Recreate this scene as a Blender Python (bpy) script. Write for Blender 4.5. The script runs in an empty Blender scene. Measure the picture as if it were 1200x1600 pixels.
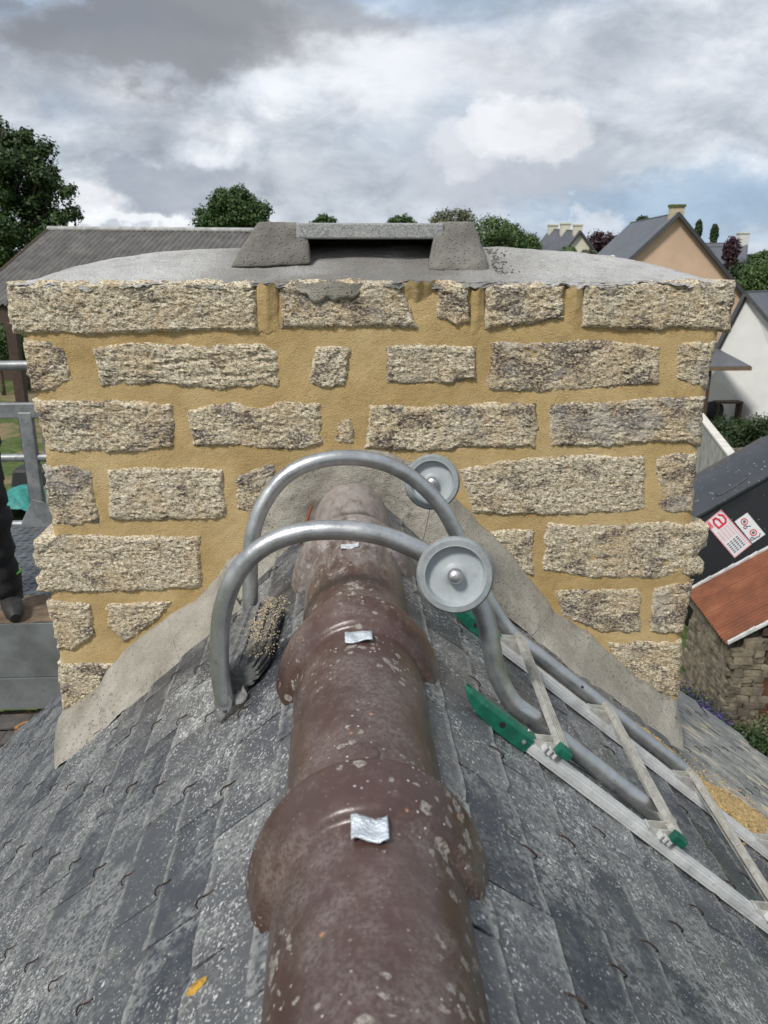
import bpy, math, random
from math import radians, sin, cos, tan, atan, atan2, pi, sqrt, hypot
from mathutils import Vector, Matrix, noise as mn

random.seed(11)
scene = bpy.context.scene
COL = scene.collection

# ------------------------------------------------------------------ camera
FPX = 1250.0                      # focal length in pixels of a 1200x1600 frame
PITCH = atan(400 / FPX)
YAW = atan(70 / (FPX / cos(PITCH)))
cam_d = bpy.data.cameras.new('camera')
cam = bpy.data.objects.new('camera', cam_d)
COL.objects.link(cam)
cam_d.sensor_fit = 'VERTICAL'
cam_d.sensor_height = 24.0
cam_d.lens = 24.0 * FPX / 1600
cam_d.clip_start = 0.02
cam_d.clip_end = 3000
cam.location = (0, 0, 0)
cam.rotation_euler = (pi / 2 - PITCH, 0, -YAW)
cam_d.dof.use_dof = True
cam_d.dof.focus_distance = 1.75
cam_d.dof.aperture_fstop = 7.5
scene.camera = cam
scene.render.resolution_x = 768
scene.render.resolution_y = 1024

FW = Vector((sin(YAW) * cos(PITCH), cos(YAW) * cos(PITCH), -sin(PITCH)))
UP = Vector((sin(YAW) * sin(PITCH), cos(YAW) * sin(PITCH), cos(PITCH)))
RT = Vector((cos(YAW), -sin(YAW), 0))


def ray(u, v):
    return FW + RT * ((u - 600) / FPX) + UP * ((800 - v) / FPX)


def PY(u, v, Y):
    r = ray(u, v)
    return r * (Y / r.y)


def PZ(u, v, z):
    r = ray(u, v)
    return r * (z / r.z)


def PP(u, v, n, d):
    r = ray(u, v)
    return r * (d / n.dot(r))


# ------------------------------------------------------------------ light
SUN_DIR = Vector((-0.42, -0.50, 0.80)).normalized()      # towards the sun
sun_d = bpy.data.lights.new('sun', 'SUN')
sun_d.energy = 2.4
sun_d.angle = radians(10)
sun_d.color = (1.0, 0.965, 0.91)
sun = bpy.data.objects.new('sun', sun_d)
COL.objects.link(sun)
sun.rotation_euler = SUN_DIR.to_track_quat('Z', 'Y').to_euler()
scene.view_settings.view_transform = 'Standard'
scene.view_settings.look = 'None'
scene.view_settings.exposure = 0.55
scene.view_settings.gamma = 1
scene.view_settings.use_curve_mapping = False


# ------------------------------------------------------------------ node helper
class NT:
    def __init__(self, tree):
        self.t = tree
        self.n = tree.nodes
        self.l = tree.links

    def _in(self, sock, v):
        if v is None:
            return
        if isinstance(v, bpy.types.NodeSocket):
            self.l.new(v, sock)
        else:
            if isinstance(v, (tuple, list)) and len(v) == 3 and sock.type == 'RGBA':
                v = (*v, 1)
            sock.default_value = v

    def math(self, op, a, b=None, c=None, clamp=False):
        n = self.n.new('ShaderNodeMath')
        n.operation = op
        n.use_clamp = clamp
        for i, v in enumerate((a, b, c)):
            if v is not None:
                self._in(n.inputs[i], v)
        return n.outputs[0]

    def vmath(self, op, a, b=None, scale=None):
        n = self.n.new('ShaderNodeVectorMath')
        n.operation = op
        self._in(n.inputs[0], a)
        if b is not None:
            self._in(n.inputs[1], b)
        if scale is not None:
            self._in(n.inputs['Scale'], scale)
        return n.outputs[0]

    def noise(self, vec, scale, detail=4, rough=0.55, dist=0.0, out='Fac'):
        n = self.n.new('ShaderNodeTexNoise')
        self._in(n.inputs['Vector'], vec)
        n.inputs['Scale'].default_value = scale
        n.inputs['Detail'].default_value = detail
        n.inputs['Roughness'].default_value = rough
        n.inputs['Distortion'].default_value = dist
        return n.outputs[out]

    def voro(self, vec, scale, feature='F1', out='Distance', rand=1.0):
        n = self.n.new('ShaderNodeTexVoronoi')
        n.feature = feature
        self._in(n.inputs['Vector'], vec)
        n.inputs['Scale'].default_value = scale
        n.inputs['Randomness'].default_value = rand
        return n.outputs[out]

    def ss(self, x, a, b, lo=0.0, hi=1.0):
        n = self.n.new('ShaderNodeMapRange')
        n.interpolation_type = 'SMOOTHSTEP'
        self._in(n.inputs['Value'], x)
        self._in(n.inputs['From Min'], a)
        self._in(n.inputs['From Max'], b)
        self._in(n.inputs['To Min'], lo)
        self._in(n.inputs['To Max'], hi)
        return n.outputs['Result']

    def mix(self, f, a, b, mode='MIX'):
        n = self.n.new('ShaderNodeMix')
        n.data_type = 'RGBA'
        n.blend_type = mode
        self._in(n.inputs[0], f)
        self._in(n.inputs[6], a)
        self._in(n.inputs[7], b)
        return n.outputs[2]

    def ramp(self, x, stops):
        n = self.n.new('ShaderNodeValToRGB')
        self._in(n.inputs[0], x)
        cr = n.color_ramp
        while len(cr.elements) < len(stops):
            cr.elements.new(0.5)
        for e, (p, c) in zip(cr.elements, stops):
            e.position = p
            e.color = (*c, 1)
        return n.outputs[0]

    def mapping(self, vec, scale=(1, 1, 1), loc=(0, 0, 0), rot=(0, 0, 0)):
        n = self.n.new('ShaderNodeMapping')
        self._in(n.inputs['Vector'], vec)
        n.inputs['Location'].default_value = loc
        n.inputs['Rotation'].default_value = rot
        n.inputs['Scale'].default_value = scale
        return n.outputs[0]

    def pos(self):
        n = self.n.new('ShaderNodeNewGeometry')
        return n.outputs['Position']

    def island(self):
        n = self.n.new('ShaderNodeNewGeometry')
        return n.outputs['Random Per Island']

    def objrand(self):
        n = self.n.new('ShaderNodeObjectInfo')
        return n.outputs['Random']

    def obj(self):
        n = self.n.new('ShaderNodeTexCoord')
        return n.outputs['Object']

    def bump(self, h, strength=0.5, dist=0.002, normal=None):
        n = self.n.new('ShaderNodeBump')
        n.inputs['Strength'].default_value = strength
        n.inputs['Distance'].default_value = dist
        self._in(n.inputs['Height'], h)
        if normal is not None:
            self._in(n.inputs['Normal'], normal)
        return n.outputs[0]

    def sep(self, v):
        n = self.n.new('ShaderNodeSeparateXYZ')
        self._in(n.inputs[0], v)
        return n.outputs[0], n.outputs[1], n.outputs[2]

    def comb(self, x, y, z):
        n = self.n.new('ShaderNodeCombineXYZ')
        for i, v in enumerate((x, y, z)):
            self._in(n.inputs[i], v)
        return n.outputs[0]


def material(name, fn):
    m = bpy.data.materials.new(name)
    m.use_nodes = True
    t = NT(m.node_tree)
    b = t.n['Principled BSDF']
    fn(t, b)
    return m


def setp(t, b, color=None, rough=None, metal=None, normal=None, spec=None):
    if color is not None:
        t._in(b.inputs['Base Color'], color)
    if rough is not None:
        t._in(b.inputs['Roughness'], rough)
    if metal is not None:
        t._in(b.inputs['Metallic'], metal)
    if normal is not None:
        t._in(b.inputs['Normal'], normal)
    if spec is not None:
        t._in(b.inputs['Specular IOR Level'], spec)


# ------------------------------------------------------------------ world: sky with clouds
def azel(u, v):
    r = ray(u, v).normalized()
    return math.degrees(atan2(r.x, r.y)), math.degrees(math.asin(r.z))


world = bpy.data.worlds.new('World')
scene.world = world
world.use_nodes = True
w = NT(world.node_tree)
bg = w.n['Background']
tc = w.n.new('ShaderNodeTexCoord')
D0 = tc.outputs['Generated']
dx, dy, dz = w.sep(D0)
sky = w.n.new('ShaderNodeTexSky')
sky.sky_type = 'NISHITA'
sky.sun_disc = False
sky.sun_elevation = math.asin(SUN_DIR.z)
sky.sun_rotation = atan2(SUN_DIR.x, SUN_DIR.y)
sky.dust_density = 2.0
sky.ozone_density = 1.5
# angular coordinates in degrees
az = w.math('MULTIPLY', w.math('ARCTAN2', dx, dy), 57.2958)
el = w.math('MULTIPLY', w.math('ARCSINE', w.math('MINIMUM', w.math('MAXIMUM', dz, -1.0), 1.0)), 57.2958)
stretch = w.comb(dx, dy, w.math('MULTIPLY', dz, 2.1))
wn = w.noise(w.vmath('MULTIPLY', D0, (1, 1, 1.5)), 7.0, 7, 0.6, out='Color')
wx, wy, wz = w.sep(wn)
warp = 7.0
azw = w.math('ADD', az, w.math('MULTIPLY', w.math('SUBTRACT', wx, 0.5), 2.0 * warp))
elw = w.math('ADD', el, w.math('MULTIPLY', w.math('SUBTRACT', wy, 0.5), 1.5 * warp))


azc = w.math('ADD', az, w.math('MULTIPLY', w.math('SUBTRACT', wx, 0.5), 8.0))
elc = w.math('ADD', el, w.math('MULTIPLY', w.math('SUBTRACT', wy, 0.5), 6.5))


def blob(u, v, ru, rv, a=0.0, b=1.0, x=None, y=None):
    """soft elliptical cloud mass at a place in the sky, 1 inside and 0 outside"""
    ca, ce = azel(u, v)
    sx, sy = ru * 0.044, rv * 0.044
    ex = w.math('DIVIDE', w.math('SUBTRACT', x or azw, ca), sx)
    ey = w.math('DIVIDE', w.math('SUBTRACT', y or elw, ce), sy)
    d = w.math('SQRT', w.math('ADD', w.math('MULTIPLY', ex, ex), w.math('MULTIPLY', ey, ey)))
    return w.ss(d, 1.0 + b * 0.5, 1.0 - b * 0.5)


n1 = w.noise(stretch, 3.6, 14, 0.58, 0.3)
n2 = w.noise(w.vmath('ADD', stretch, (3.7, 1.2, 5.1)), 9.0, 12, 0.6, 0.3)
n3 = w.noise(w.vmath('ADD', stretch, (8.1, 4.4, 0.3)), 1.4, 5, 0.5)
lum = w.math('ADD', w.math('MULTIPLY', n1, 0.55), w.math('MULTIPLY', n2, 0.45))
cloud = w.ramp(lum, [(0.39, (0.235, 0.265, 0.31)), (0.46, (0.335, 0.37, 0.42)), (0.53, (0.455, 0.49, 0.54)), (0.62, (0.655, 0.68, 0.71))])
# blue gaps, more of them low on the right of the view
lowr = w.math('MULTIPLY', w.ss(az, -4.0, 26.0), w.ss(el, 17.0, 1.0))
gap = w.math('MULTIPLY', w.ss(w.math('ADD', n3, w.math('MULTIPLY', lowr, 0.22)), 0.56, 0.70), 0.72)
bluec = w.mix(0.5, w.vmath('SCALE', sky.outputs[0], scale=0.10), (0.20, 0.315, 0.46))
col = w.mix(gap, cloud, bluec)
# flat blue-grey banks
for (u, v, ru, rv, k, c, so) in (
        (245, 50, 235, 72, 0.90, (0.165, 0.175, 0.195), 0.55),
        (450, 22, 150, 40, 0.65, (0.21, 0.22, 0.24), 0.6),
        (150, 130, 200, 50, 0.35, (0.26, 0.27, 0.295), 1.2),
        (260, 290, 170, 38, 0.72, (0.235, 0.265, 0.315), 0.6),
        (560, 250, 150, 40, 0.35, (0.33, 0.37, 0.42), 1.2),
        (900, 110, 330, 70, 0.35, (0.40, 0.43, 0.48), 1.3),
        (1070, 335, 210, 62, 0.72, (0.205, 0.315, 0.44), 1.2)):
    col = w.mix(w.math('MULTIPLY', blob(u, v, ru, rv, b=so), k), col, c)
# brighter heads
for (u, v, ru, rv, k, c, so) in (
        (650, 120, 190, 60, 0.5, (0.66, 0.67, 0.69), 1.2),
        (125, 305, 60, 50, 0.7, (0.70, 0.71, 0.73), 0.7),
        (220, 350, 130, 13, 0.7, (0.72, 0.73, 0.74), 0.8),
        (450, 270, 80, 30, 0.35, (0.56, 0.58, 0.61), 1.0),
        (1050, 240, 90, 22, 0.40, (0.52, 0.56, 0.60), 0.9),
        (930, 345, 50, 22, 0.55, (0.50, 0.54, 0.59), 0.5)):
    col = w.mix(w.math('MULTIPLY', blob(u, v, ru, rv, b=so), k), col, c)
for (u, v, ru, rv, k, c, so) in (
        (795, 262, 150, 52, 0.80, (0.40, 0.43, 0.48), 0.5),
        (735, 245, 60, 34, 0.75, (0.54, 0.56, 0.60), 0.35),
        (818, 208, 62, 46, 0.90, (0.63, 0.645, 0.67), 0.34),
        (860, 225, 62, 36, 0.80, (0.58, 0.592, 0.615), 0.4),
        (770, 222, 46, 30, 0.75, (0.60, 0.615, 0.64), 0.3),
        (810, 292, 135, 22, 0.60, (0.36, 0.39, 0.44), 0.9),
        (935, 348, 48, 24, 0.7, (0.50, 0.54, 0.59), 0.35)):
    col = w.mix(w.math('MULTIPLY', blob(u, v, ru, rv, b=so, x=azc, y=elc), k), col, c)
col = w.mix(w.ss(n2, 0.38, 0.55, 0.16, 0.0), col, (0.22, 0.25, 0.29))
# below the horizon the dome goes on as pale haze
col = w.mix(w.ss(el, 1.0, -3.0), col, (0.26, 0.28, 0.29))
w.l.new(col, bg.inputs[0])
bg.inputs[1].default_value = 1.0
world.cycles.sampling_method = 'MANUAL'
world.cycles.sample_map_resolution = 512


# ------------------------------------------------------------------ mesh helpers
class MB:
    def __init__(self):
        self.v = []
        self.f = []
        self.mi = []

    def add(self, vs, fs, mi=0):
        o = len(self.v)
        self.v += [tuple(p) for p in vs]
        self.f += [tuple(i + o for i in f) for f in fs]
        self.mi += [mi] * len(fs)

    def box(self, c, s, M=None, mi=0, taper=1.0):
        c = Vector(c)
        x, y, z = s[0] / 2, s[1] / 2, s[2] / 2
        t = taper
        vs = [Vector(p) for p in ((-x, -y, -z), (x, -y, -z), (x, y, -z), (-x, y, -z), (-x * t, -y * t, z), (x * t, -y * t, z), (x * t, y * t, z), (-x * t, y * t, z))]
        if M is not None:
            vs = [M @ p for p in vs]
        self.add([p + c for p in vs], [(0, 3, 2, 1), (4, 5, 6, 7), (0, 1, 5, 4), (1, 2, 6, 5), (2, 3, 7, 6), (3, 0, 4, 7)], mi)
        return self

    def prism(self, pts, d, mi=0):
        """polygon (list of Vectors) extruded by vector d"""
        n = len(pts)
        pts = [Vector(p) for p in pts]
        d = Vector(d)
        nrm = Vector((0, 0, 0))
        for i in range(n):
            nrm += pts[i].cross(pts[(i + 1) % n])
        if nrm.dot(d) > 0:
            pts.reverse()
        vs = pts + [p + d for p in pts]
        fs = [tuple(range(n)), tuple(range(2 * n - 1, n - 1, -1))]
        for i in range(n):
            j = (i + 1) % n
            fs.append((j, i, n + i, n + j))
        self.add(vs, fs, mi)
        return self

    def tube(self, path, r, seg=12, cap=True, mi=0, closed=False):
        path = [Vector(p) for p in path]
        n = len(path)
        rs = r if isinstance(r, (list, tuple)) else [r] * n
        vs, fs = [], []
        up = Vector((0, 0, 1))
        t0 = (path[1] - path[0]).normalized()
        if abs(t0.dot(up)) > 0.9:
            up = Vector((0, 1, 0))
        a = t0.cross(up).normalized()
        for i, p in enumerate(path):
            if i == 0:
                t = path[1] - path[0]
            elif i == n - 1:
                t = path[-1] - path[-2]
            else:
                t = path[i + 1] - path[i - 1]
            t.normalize()
            a = (a - t * a.dot(t)).normalized()
            b = t.cross(a)
            for k in range(seg):
                q = 2 * pi * k / seg
                vs.append(p + a * (cos(q) * rs[i]) + b * (sin(q) * rs[i]))
        for i in range(n - 1):
            for k in range(seg):
                k2 = (k + 1) % seg
                fs.append((i * seg + k, i * seg + k2, (i + 1) * seg + k2, (i + 1) * seg + k))
        if cap:
            fs.append(tuple(range(seg - 1, -1, -1)))
            fs.append(tuple((n - 1) * seg + k for k in range(seg)))
        self.add(vs, fs, mi)
        return self

    def lathe(self, prof, c, axis, seg=40, mi=0, cap=True):
        """prof: list of (radius, height along axis)"""
        axis = Vector(axis).normalized()
        a = axis.orthogonal().normalized()
        b = axis.cross(a)
        c = Vector(c)
        vs, fs = [], []
        for (r, h) in prof:
            for k in range(seg):
                q = 2 * pi * k / seg
                vs.append(c + axis * h + a * (cos(q) * r) + b * (sin(q) * r))
        m = len(prof)
        for i in range(m - 1):
            for k in range(seg):
                k2 = (k + 1) % seg
                fs.append((i * seg + k, i * seg + k2, (i + 1) * seg + k2, (i + 1) * seg + k))
        if cap:
            fs.append(tuple(range(seg - 1, -1, -1)))
            fs.append(tuple((m - 1) * seg + k for k in range(seg)))
        self.add(vs, fs, mi)
        return self

    def grid(self, nu, nv, fn, mi=0, flip=False):
        vs = [fn(i / nu, j / nv) for j in range(nv + 1) for i in range(nu + 1)]
        fs = []
        for j in range(nv):
            for i in range(nu):
                q = (j * (nu + 1) + i, j * (nu + 1) + i + 1, (j + 1) * (nu + 1) + i + 1, (j + 1) * (nu + 1) + i)
                fs.append(q[::-1] if flip else q)
        self.add(vs, fs, mi)
        return self

    def mesh(self, name, mats, smooth=None):
        me = bpy.data.meshes.new(name)
        me.from_pydata(self.v, [], self.f)
        if not isinstance(mats, (list, tuple)):
            mats = [mats]
        for m in mats:
            me.materials.append(m)
        if len(mats) > 1:
            me.polygons.foreach_set('material_index', self.mi)
        if smooth is not None:
            me.polygons.foreach_set('use_smooth', [True] * len(self.f))
            if smooth < 180:
                me.set_sharp_from_angle(angle=radians(smooth))
        me.update()
        return me

    def build(self, name, mats, parent=None, smooth=None, bevel=0, loc=None, seg=2):
        o = bpy.data.objects.new(name, self.mesh(name, mats, smooth))
        COL.objects.link(o)
        if loc is not None:
            L = Vector(loc)
            o.data.transform(Matrix.Translation(-L))
            o.location = L
        if parent is not None:
            o.parent = parent
            o.location = Vector(o.location) - Vector(parent.location)
            if loc is None:
                o.location = -Vector(parent.location)
                if parent.parent is not None:
                    pl = Vector(parent.location) + Vector(parent.parent.location)
                    o.location = -pl
        if bevel:
            md = o.modifiers.new('bevel', 'BEVEL')
            md.width = bevel
            md.segments = seg
            md.limit_method = 'ANGLE'
            md.angle_limit = radians(35)
            md.harden_normals = False
        return o


def empty(name, loc, label, cat, group=None):
    o = bpy.data.objects.new(name, None)
    COL.objects.link(o)
    o.location = loc
    o.empty_display_size = 0.1
    o['label'] = label
    o['category'] = cat
    if group:
        o['group'] = group
    return o


def tag(o, label, cat, group=None):
    o['label'] = label
    o['category'] = cat
    if group:
        o['group'] = group
    return o


def struct(o):
    o['kind'] = 'structure'
    return o


def fb(x, y, z, sc, oc=4, H=0.9):
    return mn.fractal(Vector((x * sc, y * sc, z * sc)), H, 2.0, oc)


# ------------------------------------------------------------------ materials
def m_stone(t, b):
    P = t.pos()
    rnd = t.objrand()
    Q = t.mapping(P, (1, 1, 1.8))
    a = t.noise(Q, 120, 5, 0.7)
    c = t.noise(Q, 260, 3, 0.6)
    warm = t.ss(t.math('ADD', t.noise(P, 12, 4, 0.6), t.math('MULTIPLY', rnd, 0.16)), 0.48, 0.72)
    base = t.ramp(a, [(0.36, (0.17, 0.13, 0.085)), (0.44, (0.50, 0.41, 0.275)), (0.52, (0.76, 0.66, 0.475)), (0.62, (0.93, 0.87, 0.72))])
    base = t.mix(t.math('MULTIPLY', warm, 0.38), base, (0.60, 0.42, 0.22))
    base = t.mix(t.ss(c, 0.46, 0.35, 0, 0.95), base, (0.065, 0.052, 0.048))
    base = t.mix(t.ss(c, 0.57, 0.68, 0, 0.5), base, (0.88, 0.84, 0.74))
    # dark weathering in clouds, stronger on some stones
    d = t.noise(t.mapping(P, (1, 1, 1.5), (3, 1, 7)), 12, 6, 0.66, 0.3)
    th = t.math('SUBTRACT', 0.575, t.math('MULTIPLY', rnd, 0.12))
    dk = t.ss(d, th, t.math('ADD', th, 0.07))
    fine = t.ss(t.noise(Q, 150, 4, 0.65), 0.60, 0.44)
    base = t.mix(t.math('MULTIPLY', t.math('MULTIPLY', dk, fine), 0.85), base, (0.075, 0.058, 0.068))
    g = t.ss(t.noise(t.vmath('ADD', P, (4, 4, 4)), 9, 4, 0.6), 0.50, 0.62, 0, 0.45)
    base = t.mix(t.math('MULTIPLY', g, t.ss(rnd, 0.3, 0.8)), base, (0.40, 0.40, 0.38))
    h = t.math('ADD', t.math('MULTIPLY', a, 1.0), t.math('MULTIPLY', c, 0.8))
    setp(t, b, base, 0.92, normal=t.bump(h, 1.0, 0.006), spec=0.2)


def m_mortar(t, b):
    P = t.pos()
    a = t.noise(P, 5, 5, 0.65)
    base = t.ramp(a, [(0.32, (0.45, 0.31, 0.135)), (0.5, (0.54, 0.39, 0.185)), (0.68, (0.62, 0.47, 0.25))])
    g = t.noise(P, 480, 2, 0.6)
    g2 = t.noise(P, 250, 3, 0.7)
    base = t.mix(t.ss(g, 0.44, 0.30, 0, 0.7), base, (0.20, 0.135, 0.065))
    base = t.mix(t.ss(g2, 0.58, 0.70, 0, 0.55), base, (0.68, 0.56, 0.36))
    base = t.mix(t.ss(t.noise(P, 30, 4, 0.6), 0.60, 0.72, 0, 0.35), base, (0.30, 0.21, 0.10))
    s = t.noise(P, 70, 4, 0.7)
    h = t.math('ADD', t.math('MULTIPLY', g, 0.8), t.math('ADD', g2, t.math('MULTIPLY', s, 0.7)))
    setp(t, b, base, 0.95, normal=t.bump(h, 0.9, 0.0035), spec=0.2)


def m_crown(t, b):
    P = t.pos()
    x, y, z = t.sep(P)
    a = t.noise(P, 7, 5, 0.6)
    base = t.ramp(a, [(0.3, (0.52, 0.505, 0.48)), (0.5, (0.66, 0.65, 0.63)), (0.7, (0.76, 0.755, 0.74))])
    sweep = t.noise(t.mapping(P, (5, 22, 5)), 9, 5, 0.65, 0.8)
    base = t.mix(t.ss(sweep, 0.52, 0.64, 0, 0.5), base, (0.82, 0.82, 0.81))
    wet = t.math('MULTIPLY', t.ss(t.math('ABSOLUTE', t.math('SUBTRACT', x, 0.07)), 0.46, 0.24), t.ss(t.noise(P, 5, 3, 0.5), 0.36, 0.55, 0.55, 1.0))
    base = t.mix(t.math('MULTIPLY', wet, 0.8), base, (0.215, 0.20, 0.18))
    g = t.noise(P, 260, 3, 0.65)
    base = t.mix(t.ss(g, 0.46, 0.34, 0, 0.6), base, (0.17, 0.16, 0.15))
    base = t.mix(t.ss(t.noise(P, 24, 5, 0.7), 0.52, 0.66, 0, 0.4), base, (0.34, 0.32, 0.29))
    setp(t, b, base, 0.9, normal=t.bump(t.math('ADD', g, sweep), 1.0, 0.009), spec=0.25)


def m_fresh(t, b):
    P = t.pos()
    a = t.noise(P, 14, 4, 0.6)
    base = t.ramp(a, [(0.3, (0.12, 0.112, 0.10)), (0.55, (0.185, 0.174, 0.157)), (0.72, (0.26, 0.247, 0.225))])
    g = t.noise(P, 300, 3, 0.65)
    base = t.mix(t.ss(g, 0.58, 0.7, 0, 0.35), base, (0.30, 0.28, 0.25))
    pit = t.voro(P, 120)
    setp(t, b, base, 0.85, normal=t.bump(t.math('ADD', g, t.ss(pit, 0.1, 0.35)), 0.8, 0.003), spec=0.3)


def m_slab(t, b):
    P = t.pos()
    g = t.noise(P, 260, 3, 0.7)
    base = t.ramp(g, [(0.34, (0.15, 0.155, 0.155)), (0.5, (0.29, 0.295, 0.295)), (0.68, (0.45, 0.45, 0.44))])
    base = t.mix(t.ss(t.noise(P, 8, 3), 0.55, 0.7, 0, 0.4), base, (0.50, 0.48, 0.44))
    setp(t, b, base, 0.85, normal=t.bump(g, 0.6, 0.002))


def m_flash(t, b):
    P = t.pos()
    a = t.noise(P, 6, 5, 0.62)
    base = t.ramp(a, [(0.3, (0.25, 0.23, 0.19)), (0.5, (0.37, 0.345, 0.295)), (0.72, (0.49, 0.465, 0.41))])
    lich = t.noise(P, 45, 5, 0.7)
    m2 = t.ss(t.noise(P, 5, 3, 0.5), 0.42, 0.58)
    base = t.mix(t.math('MULTIPLY', t.ss(lich, 0.58, 0.68), t.math('ADD', t.math('MULTIPLY', m2, 0.6), 0.15)), base, (0.085, 0.08, 0.07))
    spots = t.ss(t.voro(P, 42), 0.12, 0.06)
    base = t.mix(t.math('MULTIPLY', spots, 0.7), base, (0.08, 0.07, 0.055))
    base = t.mix(t.math('MULTIPLY', t.ss(t.voro(P, 75), 0.25, 0.13), t.math('MULTIPLY', m2, 0.8)), base, (0.07, 0.065, 0.055))
    pale = t.ss(t.noise(P, 17, 4, 0.6), 0.6, 0.7, 0, 0.35)
    base = t.mix(pale, base, (0.56, 0.53, 0.46))
    g = t.noise(P, 330, 3, 0.6)
    base = t.mix(t.ss(g, 0.46, 0.34, 0, 0.6), base, (0.12, 0.11, 0.095))
    base = t.mix(t.ss(g, 0.60, 0.70, 0, 0.4), base, (0.50, 0.48, 0.43))
    med = t.noise(P, 60, 5, 0.7)
    setp(t, b, base, 0.93, normal=t.bump(t.math('ADD', g, t.math('ADD', med, t.math('MULTIPLY', a, 2))), 0.9, 0.005), spec=0.2)


def m_slate(t, b):
    P = t.pos()
    rnd = t.objrand()
    isl = t.island()
    r = t.math('FRACT', t.math('ADD', t.math('MULTIPLY', rnd, 7.13), t.math('MULTIPLY', isl, 3.7)))
    P2 = t.vmath('ADD', P, t.comb(t.math('MULTIPLY', r, 3.0), 0, 0))
    base = t.mix(r, (0.030, 0.035, 0.048), (0.095, 0.098, 0.105))
    cl = t.noise(t.mapping(P2, (1, 1, 1)), 28, 6, 0.65)
    base = t.mix(t.ss(cl, 0.48, 0.62, 0, 0.5), base, (0.085, 0.09, 0.092))
    # pale lichen flecks, dense on some slates and scarce on others
    patch = t.noise(P, 4.2, 4, 0.6)
    dens = t.math('ADD', t.math('MULTIPLY', patch, 0.86), t.math('MULTIPLY', r, 0.17))
    th = t.math('SUBTRACT', 0.81, t.math('MULTIPLY', dens, 0.46))
    f1 = t.noise(P2, 215, 4, 0.62, 0.3)
    fl = t.ss(f1, th, t.math('ADD', th, 0.07))
    f2 = t.noise(P2, 74, 6, 0.7, 0.4)
    th2 = t.math('SUBTRACT', 0.90, t.math('MULTIPLY', dens, 0.55))
    fl2 = t.ss(f2, th2, t.math('ADD', th2, 0.10), 0, 0.75)
    f3 = t.voro(P, 46)
    dots = t.ss(f3, 0.17, 0.10, 0, 0.85)
    dots = t.math('MULTIPLY', dots, t.ss(t.noise(P, 20, 2), 0.5, 0.6))
    flc = t.mix(t.ss(t.noise(P, 50, 3), 0.35, 0.65), (0.20, 0.205, 0.20), (0.55, 0.555, 0.54))
    wash = t.ss(t.noise(t.vmath('ADD', P2, (2, 5, 1)), 7, 6, 0.7), 0.44, 0.60, 0, 0.75)
    base = t.mix(t.math('MULTIPLY', wash, t.ss(t.noise(P, 130, 3, 0.6), 0.38, 0.58)), base, (0.25, 0.255, 0.25))
    base = t.mix(t.math('MAXIMUM', t.math('MAXIMUM', fl, fl2), dots), base, flc)
    br = t.ss(t.noise(P, 33, 4, 0.6), 0.63, 0.7, 0, 0.5)
    base = t.mix(br, base, (0.12, 0.105, 0.07))
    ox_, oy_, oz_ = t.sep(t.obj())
    wear_highlight = t.math('MULTIPLY', t.ss(ox_, -0.012, -0.001), t.ss(ox_, 0.012, 0.006))  # paler chipped lower edge, doubling as an edge highlight put into the colour
    base = t.mix(t.math('MULTIPLY', wear_highlight, t.ss(t.noise(P, 90, 3, 0.6), 0.36, 0.6, 0.1, 0.7)), base, (0.30, 0.30, 0.285))
    # ochre mortar residue beside the chimney
    x, y, z = t.sep(P)
    m3 = t.math('MULTIPLY', t.ss(x, 0.78, 1.0), t.ss(y, 1.35, 1.75))
    st = t.noise(t.mapping(P, (2.0, 9.0, 2.0), rot=(0, 0, 0.35)), 3.2, 5, 0.65)
    base = t.mix(t.math('MULTIPLY', m3, t.ss(st, 0.40, 0.56, 0.15, 0.7)), base, (0.42, 0.41, 0.385))
    base = t.mix(t.math('MULTIPLY', m3, t.ss(st, 0.57, 0.63, 0, 0.9)), base, (0.66, 0.54, 0.33))
    h = t.math('ADD', t.math('MULTIPLY', cl, 1.0), t.math('MULTIPLY', fl, 0.25))
    setp(t, b, base, t.ss(fl2, 0, 1, 0.42, 0.75), normal=t.bump(h, 0.45, 0.003), spec=0.5)


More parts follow.
